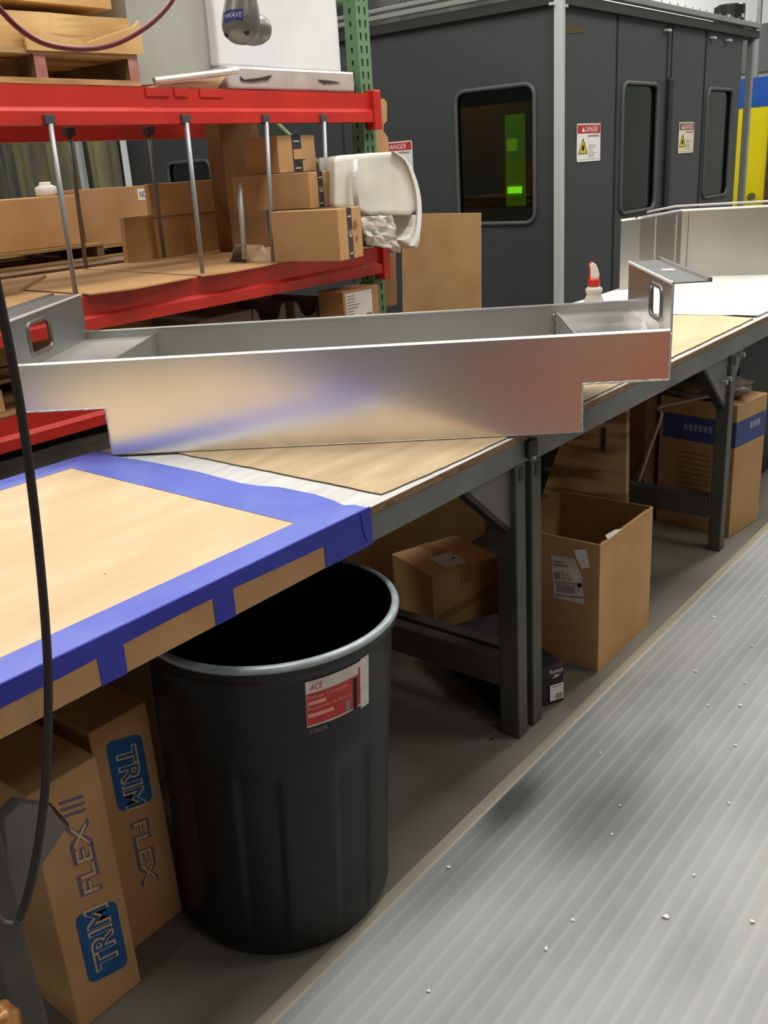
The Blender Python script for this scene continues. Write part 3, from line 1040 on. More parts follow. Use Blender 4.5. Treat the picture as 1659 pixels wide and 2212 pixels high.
upright(3.385, RY)
upright(3.385, RB)
upright(-1.2, RY)
upright(-1.2, RB)
obj('frame_brace', tube([(3.42, RY + 0.05, 1.35), (3.42, RB, 1.95)], 0.014, 8), M['green'], rk)
obj('frame_brace', tube([(3.42, RB, 0.55), (3.42, RY + 0.05, 1.05)], 0.014, 8), M['green'], rk)
obj('frame_brace', tube([(3.42, RY + .05, 2.2), (3.42, RB, 2.2)], 0.014, 8), M['green'], rk)


def beam(y, z0, z1, sgn=-1):
    """stepped box beam: upper web set back, lower ledge standing proud, end plate"""
    h = z1 - z0
    yb = y + 0.005
    pts = [(0, z0), (0, z0 + h * 0.34), (0.016, z0 + h * 0.46), (0.016, z1), (0.045, z1), (0.045, z0)]
    b = obj('beam', prism([(-1.19, y + sgn * (0.045 - 0) * 1.0 + (-sgn) * p, z) for p, z in pts], (4.62, 0, 0)), M['red'], rk)
    obj('end_plate', box(3.405, 3.455, y + (-0.052 if sgn < 0 else 0.0), y + (0.0 if sgn < 0 else 0.052), z0 - 0.03, z1 + 0.012), M['red'], b, bevel=0.004)
    return b


BEAMS = ((1.712, 1.828), (1.070, 1.182), (0.745, 0.850))
for (a, b) in BEAMS:
    beam(RY, a, b)
    beam(RB + 0.07, a, b, 1)
# deck support bars hooked over the beam
for k, x in enumerate((0.9, 1.55, 2.19, 2.345, 3.23, 3.0)):
    pass
for (x0, x1) in ((2.20, 2.30), (2.325, 2.385), (2.44, 2.55)):
    obj('beam_bracket', box(x0, x1, RY - 0.034, RY - 0.028, 1.80, 1.8285), M['red'], rk, bevel=0.001)
bm = bmesh.new()
for (a, b) in BEAMS:
    for x in (0.2, 1.1, 2.0, 2.9):
        box(x, x + 0.05, RY, RB + .07, b - 0.03, b - 0.002, bm)
obj('deck_supports', bm, M['red'], rk)
# hung rods with rubber clips
for (x, z1, y) in ((1.800, 1.715, RY - 0.05), (2.346, 1.715, RY - 0.05), (2.742, 1.715, RY - 0.05), (3.073, 1.715, RY - 0.05)):
    xb = x + {1.8: 0.004, 2.346: 0.012, 2.742: -0.01, 3.073: 0.0}[x]
    r_ = obj('divider_rod', tube([(x, y, z1), (xb, y + 0.03, 1.195)], 0.0085, 12), M['rod'], rk, smooth=True)
    obj('rod_clip', box(x - 0.019, x + 0.019, y - 0.004, y + 0.04, 1.712, 1.742), M['clip'], r_, bevel=0.003)
for (x, z1) in ((2.43, 1.735), (2.838, 1.735)):
    r_ = obj('divider_rod', tube([(x, RB - 0.03, z1), (x - 0.02 if x < 2.5 else x, RB - 0.02, 1.195)], 0.009, 12), M['rod_dark'], rk, smooth=True)
    obj('rod_clip', box(x - 0.02, x + 0.02, RB - 0.05, RB - 0.01, 1.725, 1.76), M['clip'], r_, bevel=0.003)

# loose deck sheets on the middle level
DK = 1.186


def deck(label, pts, z, m='kraft_light', th=0.005):
    o = obj('cardboard_sheet', prism([(p[0], p[1], z) for p in pts], (0, 0, th)), M[m])
    return tag(o, label, 'cardboard')


deck('flat tan cardboard sheet on the middle rack shelf by the left rod', [(-0.4, 2.735), (1.80, 2.735), (1.82, 3.1), (1.86, 3.66), (-0.4, 3.66)], DK)
deck('flat tan cardboard sheet on the middle shelf between the two hung rods', [(1.83, 2.745), (1.98, 2.70), (2.30, 2.745), (2.36, 3.2), (2.42, 3.66), (1.87, 3.66)], DK)
deck('flat tan cardboard sheet on the middle shelf below the foil wrapped base', [(2.32, 2.745), (2.42, 2.72), (2.72, 2.75), (3.36, 2.76), (3.36, 3.66), (2.43, 3.66)], DK)
deck('folded paler cardboard strip lying on the middle shelf at far left', [(0.2, 3.25), (1.75, 3.05), (2.15, 3.5), (0.3, 3.62)], DK + 0.0055, 'kraft', 0.012)
Z1 = DK + 0.0055


def parcel(label, K, ang, w, d, z0, z1, tw=0.03, group=None):
    """retail parcel with dark printed tape down its front and across the top"""
    t, fr, lf, tp = carton(label, K, ang, w, d, z0, z1, 'kraft', tape=None, group=group)
    h = z1 - z0
    bm = rect_on(fr, w * 0.38, w * 0.38 + tw, 0.0, h)
    rect_on(tp, w * 0.38, w * 0.38 + tw, 0, d, bm)
    st = obj('printed_tape', bm, M['band_dark'], t)
    a = math.radians(ang)
    g = lift(fr, (math.sin(a), -math.cos(a), 0), 0.0008)
    c = w * 0.38 + tw / 2
    bm = rect_on(g, c - tw * 0.36, c + tw * 0.3, h * 0.82, h * 0.85)
    rect_on(g, c - tw * 0.36, c + tw * 0.3, h * 0.10, h * 0.13, bm)
    for s in (-1, 1):
        poly([g(c + s * tw * 0.04, h * 0.42), g(c + s * tw * 0.34, h * 0.47), g(c + s * tw * 0.34, h * 0.56), g(c + s * tw * 0.22, h * 0.56), g(c + s * tw * 0.22, h * 0.48), g(c + s * tw * 0.04, h * 0.46)], bm)
    rect_on(g, c - tw * 0.03, c + tw * 0.03, h * 0.46, h * 0.60, bm)
    obj('tape_mark', bm, M['band_mark'], st)
    return t, fr, g


t, fr, g = parcel('largest tan parcel with dark printed tape, bottom of the stack on the middle shelf', (2.758, 2.437), 10, 0.176, 0.31, Z1 + 0.004, 1.387, 0.034)
zz = g
obj('stamp_mark', poly([g(0.125 + 0.016 * math.cos(k), 0.125 + 0.016 * math.sin(k)) for k in [i * PI / 6 for i in range(12)]]), M['kraft_dark'], t)
obj('stamp_mark', poly([g(0.130 + 0.010 * math.cos(k), 0.075 + 0.010 * math.sin(k)) for k in [i * PI / 6 for i in range(12)]]), M['kraft_dark'], t)
parcel('long tan parcel with dark printed tape in the middle of the shelf stack', (2.83, 2.637), 4, 0.146, 0.41, 1.389, 1.525, 0.032)
t, fr, g = parcel('small tan parcel with dark printed tape on top of the shelf stack', (2.83, 2.79), -1, 0.215, 0.20, 1.527, 1.668, 0.052)
decal(t, 'tape_gap', lift(g, (0, -1, 0), 0.0006), 0.085, 0.155, 0.050, 0.088, 'kraft')

# flat-packed cartons leaning at the back of the shelf
t = thing('flat_carton', 'long flat kraft carton standing at the shelf back with pale vertical scores', 'box', (3.1, 3.58, Z1))
obj('carton_panel', box(2.82, 3.38, 3.625, 3.655, Z1, 1.52), M['kraft_light'], t, bevel=0.003)
obj('fold_seam', box(2.82, 3.38, 3.622, 3.625, 1.372, 1.377), M['kraft_dark'], t)
for x in (3.00, 3.018, 3.036):
    obj('score_line', prism([(x, 3.6215, 1.20), (x + 0.005, 3.6215, 1.20), (x - 0.004, 3.6215, 1.36), (x - 0.009, 3.6215, 1.36)], (0, 0.003, 0)), M['kraft_edge'], t)
t = thing('flat_carton', 'short flat kraft carton standing before the boxes on the back pallet', 'box', (2.7, 3.58, Z1))
obj('carton_panel', prism([(2.65, 3.625, Z1), (2.815, 3.625, Z1), (2.815, 3.625, 1.378), (2.66, 3.625, 1.382)], (0, 0.03, 0)), M['kraft_light'], t)
obj('top_edge', box(2.66, 2.815, 3.623, 3.657, 1.381, 1.387), M['kraft_edge'], t)

# metal cone stand with short pole
cx, cy = 2.70, 2.93
t = thing('pole_stand', 'short pale pole standing in a foil wrapped wedge base on the shelf', 'stand', (cx, cy, Z1))
p0, p1, p2, p3 = spot(497, 565, z=Z1), spot(592, 563, z=Z1), spot(568, 531, y=2.86), spot(510, 531, y=2.92)
bm = prism([p0, p1, p2, p3], (0.05, 0.06, 0))
obj('wedge_base', bm, M['rod'], t)
m0 = spot(530, 566, z=Z1 + 0.001)
bm = prism([m0 + Vector((-.004, -.006, 0)), p1 + Vector((-.004, -.006, .001)), p2 + Vector((-.004, -.006, .002)), spot(533, 530, y=2.88)], (0.01, 0.012, 0))
obj('foil_wrap', bm, M['foil'], t)
obj('short_pole', tube([spot(528, 560, y=2.90), spot(517, 396, y=2.90)], 0.0105, 14), mat('pale zinc pole', sc(176, 180, 178), 0.4, 0.3), t, smooth=True)

# back-to-back rack row with two cartons on a pallet
t = thing('storage_shelf', 'rear rack shelf deck carrying the boxes behind the hung rods', 'shelf', (2.5, 4.6, 0))
obj('shelf_deck', box(-0.5, 3.9, 4.1, 5.2, 1.13, 1.165), M['pallet_dark'], t)
for (x, y) in ((-0.45, 4.15), (3.8, 4.15), (-0.45, 5.1), (3.8, 5.1)):
    obj('leg', box(x, x + .07, y, y + .07, 0, 1.13), M['green'], t)
pallet('pale wooden pallet under two long cartons on the rear shelf', (1.6, 4.32), 0, 1.42, 0.8, 1.167, 1.247, 7)
pallet('wooden pallet end with a dark gap beside the short flat carton', (3.03, 4.40), 0, 0.75, 0.7, 1.167, 1.222, 6)
carton('long plain tan carton on the rear pallet behind the left hung rod', (2.0, 4.38), 0, 0.955, 0.5, 1.249, 1.492, 'kraft_light', tape=None)
t, fr, lf, tp = carton('tan carton with a small white corner label on the rear pallet', (3.0, 4.44), 0, 0.47, 0.4, 1.224, 1.515, 'kraft', tape=None)
decal(t, 'corner_label', fr, 0.375, 0.45, 0.215, 0.275, 'white')
text('ND', 0.045, 0.03, lift(lambda a, b: fr(a + 0.39, b + 0.23), (0, -1, 0), 0.001), M['print_dark'], t)
t = thing('glass_jar', 'small bright clear cap showing above the rear cartons', 'jar', (2.93, 4.7, 1.49))
obj('jar_body', lathe([(0.05, 0), (0.055, 0.01), (0.055, 0.045), (0.03, 0.055)], (2.93, 4.62, 1.494), 20), M['bottle'], t, smooth=True)
obj('jar_cap', lathe([(0.03, 0.055), (0.03, 0.066), (0.026, 0.07)], (2.93, 4.62, 1.494), 20), M['white_plastic'], t)
# tall brown carton in the dark behind the parcels
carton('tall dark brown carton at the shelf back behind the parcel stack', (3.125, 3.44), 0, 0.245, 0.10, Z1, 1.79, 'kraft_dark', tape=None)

# ribbed clear film rolls / strip curtain beyond the rack
bm = bmesh.new()
n = 220
lo = []
hi = []
for k in range(n + 1):
    y = 7.42 + 4.8 * k / n
    x = 5.50 + 0.035 * math.sin(k * 0.9) + 0.02 * math.sin(k * 0.37)
    lo.append(bm.verts.new((x, y, 0.0)))
    hi.append(bm.verts.new((x + 0.02 * math.sin(k * 1.3), y, 2.6)))
for k in range(n):
    bm.faces.new((lo[k], lo[k + 1], hi[k + 1], hi[k]))
t = thing('strip_curtain', 'olive tinted clear strip curtain hanging left of the charcoal booth', 'curtain', (5.5, 8, 0))
obj('curtain_strips', bm, M['curtain'], t, smooth=True)
obj('curtain_post', box(5.40, 5.44, 7.86, 7.92, 0, 2.6), M['post'], t)
obj('curtain_rail', box(5.44, 5.58, 7.55, 12.3, 2.6, 2.7), M['rail'], t)

# white foam wrapped object over the shelf end
fy = 2.55


def fs(u, v, y=fy):
    return spot(u, v, y=y)


t = thing('foam_wrapped_part', 'white foam and film wrapped curved part overhanging the right end of the shelf', 'wrapped part', tuple(fs(800, 470)))
o1 = [(722, 338), (740, 335), (800, 330), (855, 327), (880, 345), (897, 385), (905, 425), (903, 455), (888, 466), (822, 465), (800, 470), (770, 455), (724, 452)]
bm = prism([fs(u, v) for u, v in o1], (0.10, 0.13, 0))
obj('foam_sheet', bm, M['foam'], t, bevel=0.02, seg=3)
band = catmull([fs(u, v, fy - .02) for u, v in ((856, 327), (882, 347), (899, 385), (909, 425), (911, 465), (907, 505), (896, 530))], 5)
bm = bmesh.new()
prev = None
for i, p in enumerate(band):
    w = Vector((-0.018 - 0.02 * (i / len(band)), -0.0, 0.0))
    q = [p, p + w, p + w + Vector((0.09, 0.12, 0)), p + Vector((0.09, 0.12, 0))]
    ring = [bm.verts.new(v) for v in q]
    if prev:
        for k in range(4):
            bm.faces.new((prev[k], prev[(k + 1) % 4], ring[(k + 1) % 4], ring[k]))
    else:
        bm.faces.new(ring)
    prev = ring
bm.faces.new(prev[::-1])
obj('foam_edge_band', bm, M['film_white'], t, smooth=False)
bm = prism([fs(u, v, fy - .01) for u, v in ((896, 462), (911, 470), (909, 520), (903, 538), (880, 528), (862, 518), (885, 510), (893, 490))], (0.01, 0.2, 0))
obj('foam_tongue', bm, M['foam'], t, bevel=0.01)
obj('film_wing', prism([spot(u, v, y=2.70) for u, v in ((690, 341), (745, 334), (745, 452), (700, 455))], (0.04, 0.045, 0)), M['film'], t)
# crumpled film hanging below
bm = bmesh.new()
cr = [[None] * 11 for _ in range(9)]
TL, TR, BL, BR = fs(775, 468, fy - .03), fs(845, 466, fy - .03), fs(790, 528, fy - .03), fs(862, 542, fy - .03)
for i in range(9):
    for j in range(11):
        a, b = i / 8, j / 10
        p = TL.lerp(TR, a).lerp(BL.lerp(BR, a), b)
        p += Vector((0, 1, 0)) * 0.03 * noise.noise(Vector((i * .7, j * .5, 3))) + Vector((1, 0, 0)) * .012 * noise.noise(Vector((i * .9, j * .9, 9)))
        cr[i][j] = bm.verts.new(p)
for i in range(8):
    for j in range(10):
        bm.faces.new((cr[i][j], cr[i + 1][j], cr[i + 1][j + 1], cr[i][j + 1]))
fo = obj('loose_film', bm, M['foam_clear'], t)
fo.modifiers.new('thick', 'SOLIDIFY').thickness = 0.012
bm = tube([fs(768, 345, fy - .03), fs(764, 390, fy - .035), fs(772, 450, fy - .03)], 0.012, 8)
obj('film_fold', bm, M['foam_clear'], t, smooth=True)

# cardboard protectors tied to the upright
t = thing('cardboard_protector', 'tan cardboard protector with two white slots beside the green upright', 'cardboard', (3.5, 2.84, 1.7))
o1 = [(787, 211), (830, 213), (836, 222), (836, 262), (829, 268), (828, 282), (838, 297), (840, 330), (793, 330)]
obj('protector_sheet', prism([spot(u, v, y=2.84) for u, v in o1], (0, 0.012, 0)), M['kraft'], t)
for du in (0, 7):
    obj('slot_mark', prism([spot(u + du, v, y=2.837) for u, v in ((811, 228), (814, 228), (815, 246), (812, 246))], (0, 0.002, 0)), M['white'], t)
t = thing('cardboard_protector', 'brown cardboard strip behind the upright below the shelf', 'cardboard', (3.5, 2.84, 1.0))
obj('protector_sheet', prism([spot(u, v, y=2.84) for u, v in ((812, 548), (855, 545), (858, 652), (854, 660), (818, 662))], (0, 0.012, 0)), M['kraft_dark'], t)

# tall tan board leaning on the booth
P = [spot(867, 462, x=4.60), spot(1037, 460, x=4.60), spot(1032, 700, x=4.60), spot(862, 705, x=4.60)]
lo = [Vector((4.60, P[3].y, 0.0)), Vector((4.60, P[2].y, 0.0))]
bm = prism([P[0], P[1], lo[1], lo[0]], (0.012, 0, 0))
t = thing('standing_cardboard', 'large plain tan cardboard panel standing between rack and charcoal booth', 'cardboard', (4.6, 3.3, 0))
obj('panel_sheet', bm, M['kraft'], t)
obj('panel_stand', box(4.612, 4.70, P[1].y + 0.1, P[1].y + 0.14, 0, 1.1), M['pallet_dark'], t)

# ------------------------------------------------------------------ top shelf load
zt_ = 1.834
pallet('wooden pallet with pink stained stringer ends at the left of the top shelf', (1.46, 2.80), 0, 0.75, 0.8, zt_, 1.935, 6, 'pallet', ends='pink_end')


def crushed(label, K, w, d, z0, z1, seed, m='crush', amp=0.02, name='crushed_carton'):
    bm = box(K[0], K[0] + w, K[1], K[1] + d, z0, z1)
    bmesh.ops.subdivide_edges(bm, edges=bm.edges, cuts=5, use_grid_fill=True)
    for v in bm.verts:
        p = v.co.copy()
        nv = noise.noise_vector(Vector((p.x * 5 + seed, p.y * 5, p.z * 8)))
        k = amp * min(1.0, (p.z - z0) / 0.05)
        v.co += Vector((nv.x, nv.y, nv.z * 1.2)) * k
    t = thing(name, label, 'box', (K[0], K[1], z0))
    obj('box_body', bm, M[m], t)
    return t


t = crushed('wide crushed tan carton lying on the top shelf pallet', (1.3, 2.82), 0.90, 0.7, 1.937, 2.035, 3, amp=0.022)
t2 = crushed('open tan carton bulging above the crushed one on the pallet', (1.3, 2.86), 0.88, 0.6, 2.075, 2.4, 11, amp=0.012)
FB = thing('carton_flap', 'loose tan carton flap folded over the pallet load', 'cardboard', (1.8, 2.8, 2.0))
obj('flap_sheet', prism([spot(u, v, y=2.79) for u, v in ((50, 60), (190, 92), (290, 58), (300, 45), (312, 118), (60, 108))], (0, 0.012, 0.002)), M['crush'], FB)

t = thing('wrapped_pallet_load', 'tall white film wrapped block with grey side on the top shelf', 'wrapped load', (2.9, 3.2, zt_))
bm = box(2.625, 3.33, 2.85, 3.5, 1.915, 3.0)
bmesh.ops.subdivide_edges(bm, edges=bm.edges, cuts=6, use_grid_fill=True)
for v in bm.verts:
    p = v.co.copy()
    v.co += noise.noise_vector(p * 3) * 0.006
obj('white_goods', bm, M['film_white'], t, bevel=0.012)
bm = box(2.27, 2.623, 2.90, 3.56, 1.85, 3.0)
bmesh.ops.subdivide_edges(bm, edges=bm.edges, cuts=6, use_grid_fill=True)
for v in bm.verts:
    p = v.co.copy()
    v.co += noise.noise_vector(p * 3 + Vector((5, 0, 0))) * 0.014
obj('grey_goods', bm, M['film'], t)
bm = box(2.61, 3.345, 2.80, 3.5, zt_, 1.913)
obj('wrapped_base', bm, M['film_base'], t, bevel=0.008)
for pts in (((520, 165), (528, 172), (560, 168), (588, 162), (580, 172), (545, 176), (522, 174)), ((688, 172), (700, 180), (735, 178), (712, 174))):
    obj('film_tear', prism([spot(u, v, y=2.795) for u, v in pts], (0, 0.004, 0)), M['dark_slat'], t)
t = thing('metal_tube', 'short silver tube resting on a tan board on the top shelf', 'tube', tuple(spot(335, 178, y=2.80)))
pA, pB = Vector((2.265, 2.795, 1.852)), Vector((2.635, 2.765, 1.893))
obj('tube_wall', tube([pA, pB], 0.011, 16), M['alu_edge'], t, smooth=False)
dd = (pB - pA).normalized()
obj('tube_bore', tube([pB - dd * 0.002, pB + dd * 0.001], 0.007, 12), M['steel_dark'], t)
bm = prism([(2.27, 2.80, zt_), (2.555, 2.80, zt_), (2.60, 2.79, 1.876), (2.58, 2.80, 1.873), (2.30, 2.80, 1.842)], (0, 0.085, 0))
tag(obj('tan_board', bm, M['board2']), 'tan wedge of board under the silver tube on the top shelf', 'board')

# ------------------------------------------------------------------ lower shelf load
ZL = 0.856
o = deck('brown cardboard sheet lining the lowest rack shelf', [(-0.4, 2.77), (3.36, 2.77), (3.36, 3.66), (-0.4, 3.66)], 0.851, 'kraft_dark', 0.005)
t, fr, lf, tp = carton('tan box with a large white address label on the lowest shelf right end', (3.05, 2.70), 1, 0.25, 0.145, ZL, 1.032, 'kraft', tape=None)
decal(t, 'address_label', fr, 0.014, 0.197, 0.02, 0.165, 'white')
g = lift(fr, (0, -1, 0), 0.0008)
bm = bmesh.new()
for k in range(8):
    rect_on(g, 0.02, 0.02 + random.uniform(0.04, 0.1), 0.15 - k * 0.013, 0.154 - k * 0.013, bm)
rect_on(g, 0.15, 0.19, 0.045, 0.065, bm)
obj('label_print', bm, M['print_grey'], t)
carton('long dark tan carton just under the middle beam, left of the curved bins', (1.55, 3.15), 0, 0.95, 0.35, 0.94, 1.045, 'kraft', tape=None)
pallet('pallet on the lowest shelf seen through the trough handle hole', (0.6, 2.95), 0, 1.75, 0.75, ZL, 0.935, 6)
t = thing('fibre_tray', 'dark grey fibre tray on the lowest shelf between carton and curved bins', 'tray', (2.35, 2.9, ZL))
obj('tray_body', box(2.37, 2.66, 2.86, 3.14, ZL, 1.012), M['tray_grey'], t, bevel=0.004)


def bin_(label, x0, x1, y, h):
    t = thing('magazine_bin', label, 'bin', (x0, y, ZL), 'curved front cardboard bins')
    w = x1 - x0
    pts = [(x0, ZL), (x1, ZL), (x1, ZL + h), (x1 - 0.012, ZL + h)]
    for k in range(13):
        a = PI * k / 12
        pts.append((x0 + w / 2 + (w / 2 - 0.03) * math.cos(a), ZL + h - 0.02 - 0.055 * math.sin(a)))
    pts += [(x0 + 0.012, ZL + h), (x0, ZL + h)]
    obj('bin_front', prism([(px, y, pz) for px, pz in pts], (0, 0.004, 0)), M['tray_grey'], t)
    obj('bin_side', box(x0, x0 + 0.004, y + .004, y + 0.3, ZL, ZL + h), M['tray_grey'], t)
    obj('bin_side', box(x1 - 0.004, x1, y + .004, y + 0.3, ZL, ZL + h), M['tray_grey'], t)
    obj('bin_back', box(x0, x1, y + 0.3, y + 0.304, ZL, ZL + h), M['kraft_dark'], t)
    return t


bin_('curved front bin without sticker, left of the pair on the lowest shelf', 2.665, 2.855, 2.86, 0.155)
t = bin_('curved front bin with a violet sticker, right of the pair on the lowest shelf', 2.91, 3.09, 2.86, 0.15)
obj('violet_sticker', box(2.985, 3.03, 2.8575, 2.8597, ZL + 0.005, ZL + 0.055), M['purple'], t)
# pallets and dark slatted goods on the floor under the rack
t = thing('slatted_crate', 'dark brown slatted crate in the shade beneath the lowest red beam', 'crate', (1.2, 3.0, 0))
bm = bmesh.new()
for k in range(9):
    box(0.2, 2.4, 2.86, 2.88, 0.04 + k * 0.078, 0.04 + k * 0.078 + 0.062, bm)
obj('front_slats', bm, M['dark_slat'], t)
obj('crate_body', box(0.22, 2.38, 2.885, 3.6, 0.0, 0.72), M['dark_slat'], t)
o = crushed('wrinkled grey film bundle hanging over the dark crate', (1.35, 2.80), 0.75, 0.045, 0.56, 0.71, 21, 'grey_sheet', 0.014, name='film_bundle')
carton('plain tan carton low on the rack at the far left edge', (0.9, 2.82), 0, 0.6, 0.12, ZL + 0.0, 0.93, 'kraft_light', tape=None)

# ------------------------------------------------------------------ charcoal booth
bt = thing('laser_booth', 'large charcoal machine enclosure with rounded laser safety windows', 'machine', (7, 5, 0))
BXF, BYF, BXE, BYE, BZ = 5.63, 3.09, 8.90, 7.46, 2.385


def booth_wall(c0, c1, n, holes, zt=BZ):
    """panelled wall from c0 to c1 (xy), windows cut through; n = inward thickness vector"""
    c0, c1 = Vector((*c0, 0)), Vector((*c1, 0))
    L = (c1 - c0).length
    d = (c1 - c0) / L
    edges = sorted([0, L] + [max(0, h[0] - 0.12) for h in holes] + [min(L, h[1] + 0.12) for h in holes])
    f = lambda a, b: c0 + d * a + Vector((0, 0, b))
    objs = []
    for i in range(0, len(edges) - 1):
        a, b = edges[i], edges[i + 1]
        if b - a < 0.002:
            continue
        hh = [h for h in holes if h[0] > a and h[1] < b]
        if hh:
            h = hh[0]
            bm = plate_hole([(a, 0.0), (b, 0.0), (b, zt), (a, zt)], rrect(h[0], h[1], h[2], h[3], 0.07), f, Vector(n) * 0.05)
        else:
            bm = prism([f(a, 0), f(b, 0), f(b, zt), f(a, zt)], Vector(n) * 0.05)
        objs.append(obj('wall_panel', bm, M['booth'], bt))
    for h in holes:
        loop = rrect(h[0], h[1], h[2], h[3], 0.07)
        fr = obj('window_gasket', tube([f(a, b) - Vector(n) * 0.004 for a, b in loop], 0.015, 8, closed=True), M['booth_frame'], bt, smooth=True)
        obj('window_pane', prism([f(a, b) + Vector(n) * 0.015 for a, b in loop], Vector(n) * 0.004), M[h[4]], fr)
    return f


fl = booth_wall((BXF, BYF), (BXF, BYE), (1, 0, 0), [(0.145, 0.75, 1.12, 1.965, 'glass'), (3.27, 3.83, 1.12, 1.68, 'glass')])
fr_ = booth_wall((BXF + .05, BYF), (BXE, BYF), (0, 1, 0), [(0.905, 1.505, 1.10, 1.975, 'glass_dark'), (2.50, 3.08, 1.11, 1.965, 'glass_dark')])
obj('rear_wall', box(BXF + .06, BXE, BYE, BYE + 0.05, 0, BZ), M['booth'], bt)
obj('rear_wall', box(BXE, BXE + 0.05, BYF + .0, BYE, 0, BZ), M['booth'], bt)
obj('booth_roof', box(BXF - 0.04, 9.24, BYF - 0.04, BYE + 0.05, BZ, BZ + 0.06), M['booth_top'], bt)
for x in (0.81, 1.66, 1.74, 2.42):
    p = fr_(x, 0)
    obj('panel_seam', box(p.x - 0.008, p.x + 0.008, BYF - 0.006, BYF - 0.0005, 0.05, BZ), M['booth_seam'], bt)
obj('door_pull', box(7.35, 7.42, BYF - 0.03, BYF - 0.001, 1.06, 2.02), M['booth_seam'], bt, bevel=0.01)
for y in (4.85, 6.1):
    obj('panel_seam', box(BXF - 0.006, BXF - .0005, y, y + 0.016, 0.05, BZ), M['booth_seam'], bt)
# aluminium profile frame around the booth
post = obj('corner_post', box(BXF - 0.075, BXF - 0.03, BYF - 0.085, BYF - 0.03, 0, 2.75), M['post'], bt, bevel=0.004)
obj('post_groove', box(BXF - 0.030, BXF - 0.0295, BYF - 0.062, BYF - 0.052, 0, 2.7), M['rail'], post)
for z in (0.95, 1.2, 1.45, 1.71, 1.96, 2.2):
    obj('post_screw', tube([(BXF - 0.03, BYF - 0.05, z), (BXF - 0.022, BYF - 0.05, z)], 0.006, 8), M['post'], post)
obj('corner_post', box(9.16, 9.215, BYF - 0.02, BYF + 0.035, 0, 2.46), M['rail'], bt, bevel=0.004)
obj('top_rail', box(BXF - 0.07, 9.22, BYF - 0.06, BYF - 0.005, 2.46, 2.50), M['rail'], bt, bevel=0.004)
obj('top_rail', box(BXF - 0.07, BXF - 0.02, BYF - 0.03, BYE + 0.3, 2.47, 2.50), M['rail'], bt, bevel=0.004)
obj('top_rail', box(BXF - 0.07, BXF - 0.02, BYF - 0.03, BYE + 0.3, 2.515, 2.54), M['rail'], bt, bevel=0.004)
bm = bmesh.new()
for k in range(24):
    x = BXF + 0.2 + k * 0.145
    box(x, x + 0.006, BYF - 0.03, BYF - 0.024, 2.50, 2.525, bm)
obj('roof_pins', bm, M['rail'], bt)
for x in (BXF - .1, BXF + .02, 7.24, 8.15, 8.5):
    obj('roof_tab', box(x, x + 0.07, BYF - 0.04, BYF - 0.01, 2.33 if x > 6 else 2.37, 2.345 if x > 6 else 2.385), M['post'], bt)
# what shows through the big window: red machine door with a lit slot
inn = obj('inner_door', box(6.20, 6.24, 3.45, 4.35, 0.9, 1.90), mat('dark red inner door', sc(150, 60, 36), 0.6), bt)
obj('lit_slot', box(6.185, 6.199, 3.64, 3.80, 1.20, 1.82), mat('lit yellow green window', sc(150, 170, 40), 0.5, emit=(0.62, 0.75, 0.05, 1), estr=0.75), inn)
obj('work_light', box(6.175, 6.184, 3.665, 3.78, 1.29, 1.335), mat('bright green work light', sc(160, 255, 60), 0.5, emit=(0.5, 1.0, 0.10, 1), estr=12.0), inn)
obj('inner_screen', box(6.178, 6.184, 3.70, 3.78, 1.58, 1.66), mat('dim lit screen', sc(190, 200, 60), 0.5, emit=(0.8, 0.85, 0.08, 1), estr=2.2), inn)
bm = box(6.35, 6.50, 3.35, 3.42, 0.9, 1.95)
box(6.55, 6.60, 3.35, 3.42, 0.9, 1.95, bm)
box(8.25, 8.45, 3.4, 3.5, 1.05, 1.50, bm)
box(6.40, 6.70, 3.35, 3.42, 1.55, 1.60, bm)
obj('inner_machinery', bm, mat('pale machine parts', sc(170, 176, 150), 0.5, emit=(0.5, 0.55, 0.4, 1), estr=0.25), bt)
il = bpy.data.lights.new('booth_fill_lamp', 'AREA')  # added fill, brightens the inner door behind the glass
il.size = 0.6
il.energy = 22
ilo = bpy.data.objects.new('booth_fill_lamp', il)
COL.objects.link(ilo)
ilo.location = (5.95, 4.1, 2.34)
il2 = il.copy()  # second added fill, behind the front wall windows
il2.energy = 10
ilo2 = bpy.data.objects.new('booth_fill_lamp', il2)
COL.objects.link(ilo2)
ilo2.location = (7.6, 3.7, 2.34)
# drum and duct on the roof
t = thing('extraction_drum', 'black cylindrical drum standing on the right end of the booth roof', 'drum', (9.05, 3.55, 2.446))
obj('drum_body', lathe([(0.126, 0), (0.131, 0.01), (0.131, 0.21), (0.125, 0.22)], (9.08, 3.27, 2.446), 40), M['drum'], t, smooth=False)
for a in (200, 255):
    p = Vector((9.08 + 0.133 * math.cos(math.radians(a)), 3.27 + 0.133 * math.sin(math.radians(a)), 2.6))
    obj('drum_clip', box(p.x - .01, p.x + .01, p.y - .01, p.y + .01, 2.55, 2.58), M['post'], t)
t = thing('air_duct', 'grey sheet metal duct run above the booth roof behind the green upright', 'duct', (7, 6.0, 2.446))
obj('duct_body', box(6.3, 7.2, 4.3, 7.4, 2.446, 2.95), M['duct'], t, bevel=0.03)
obj('duct_pipe', tube([(6.0, 5.2, 2.7), (6.0, 7.6, 2.7)], 0.16, 24), M['duct'], t, smooth=True)
obj('duct_pipe', tube([(6.1, 4.6, 2.446), (6.1, 4.6, 3.5)], 0.02, 10), M['rail'], t, smooth=True)


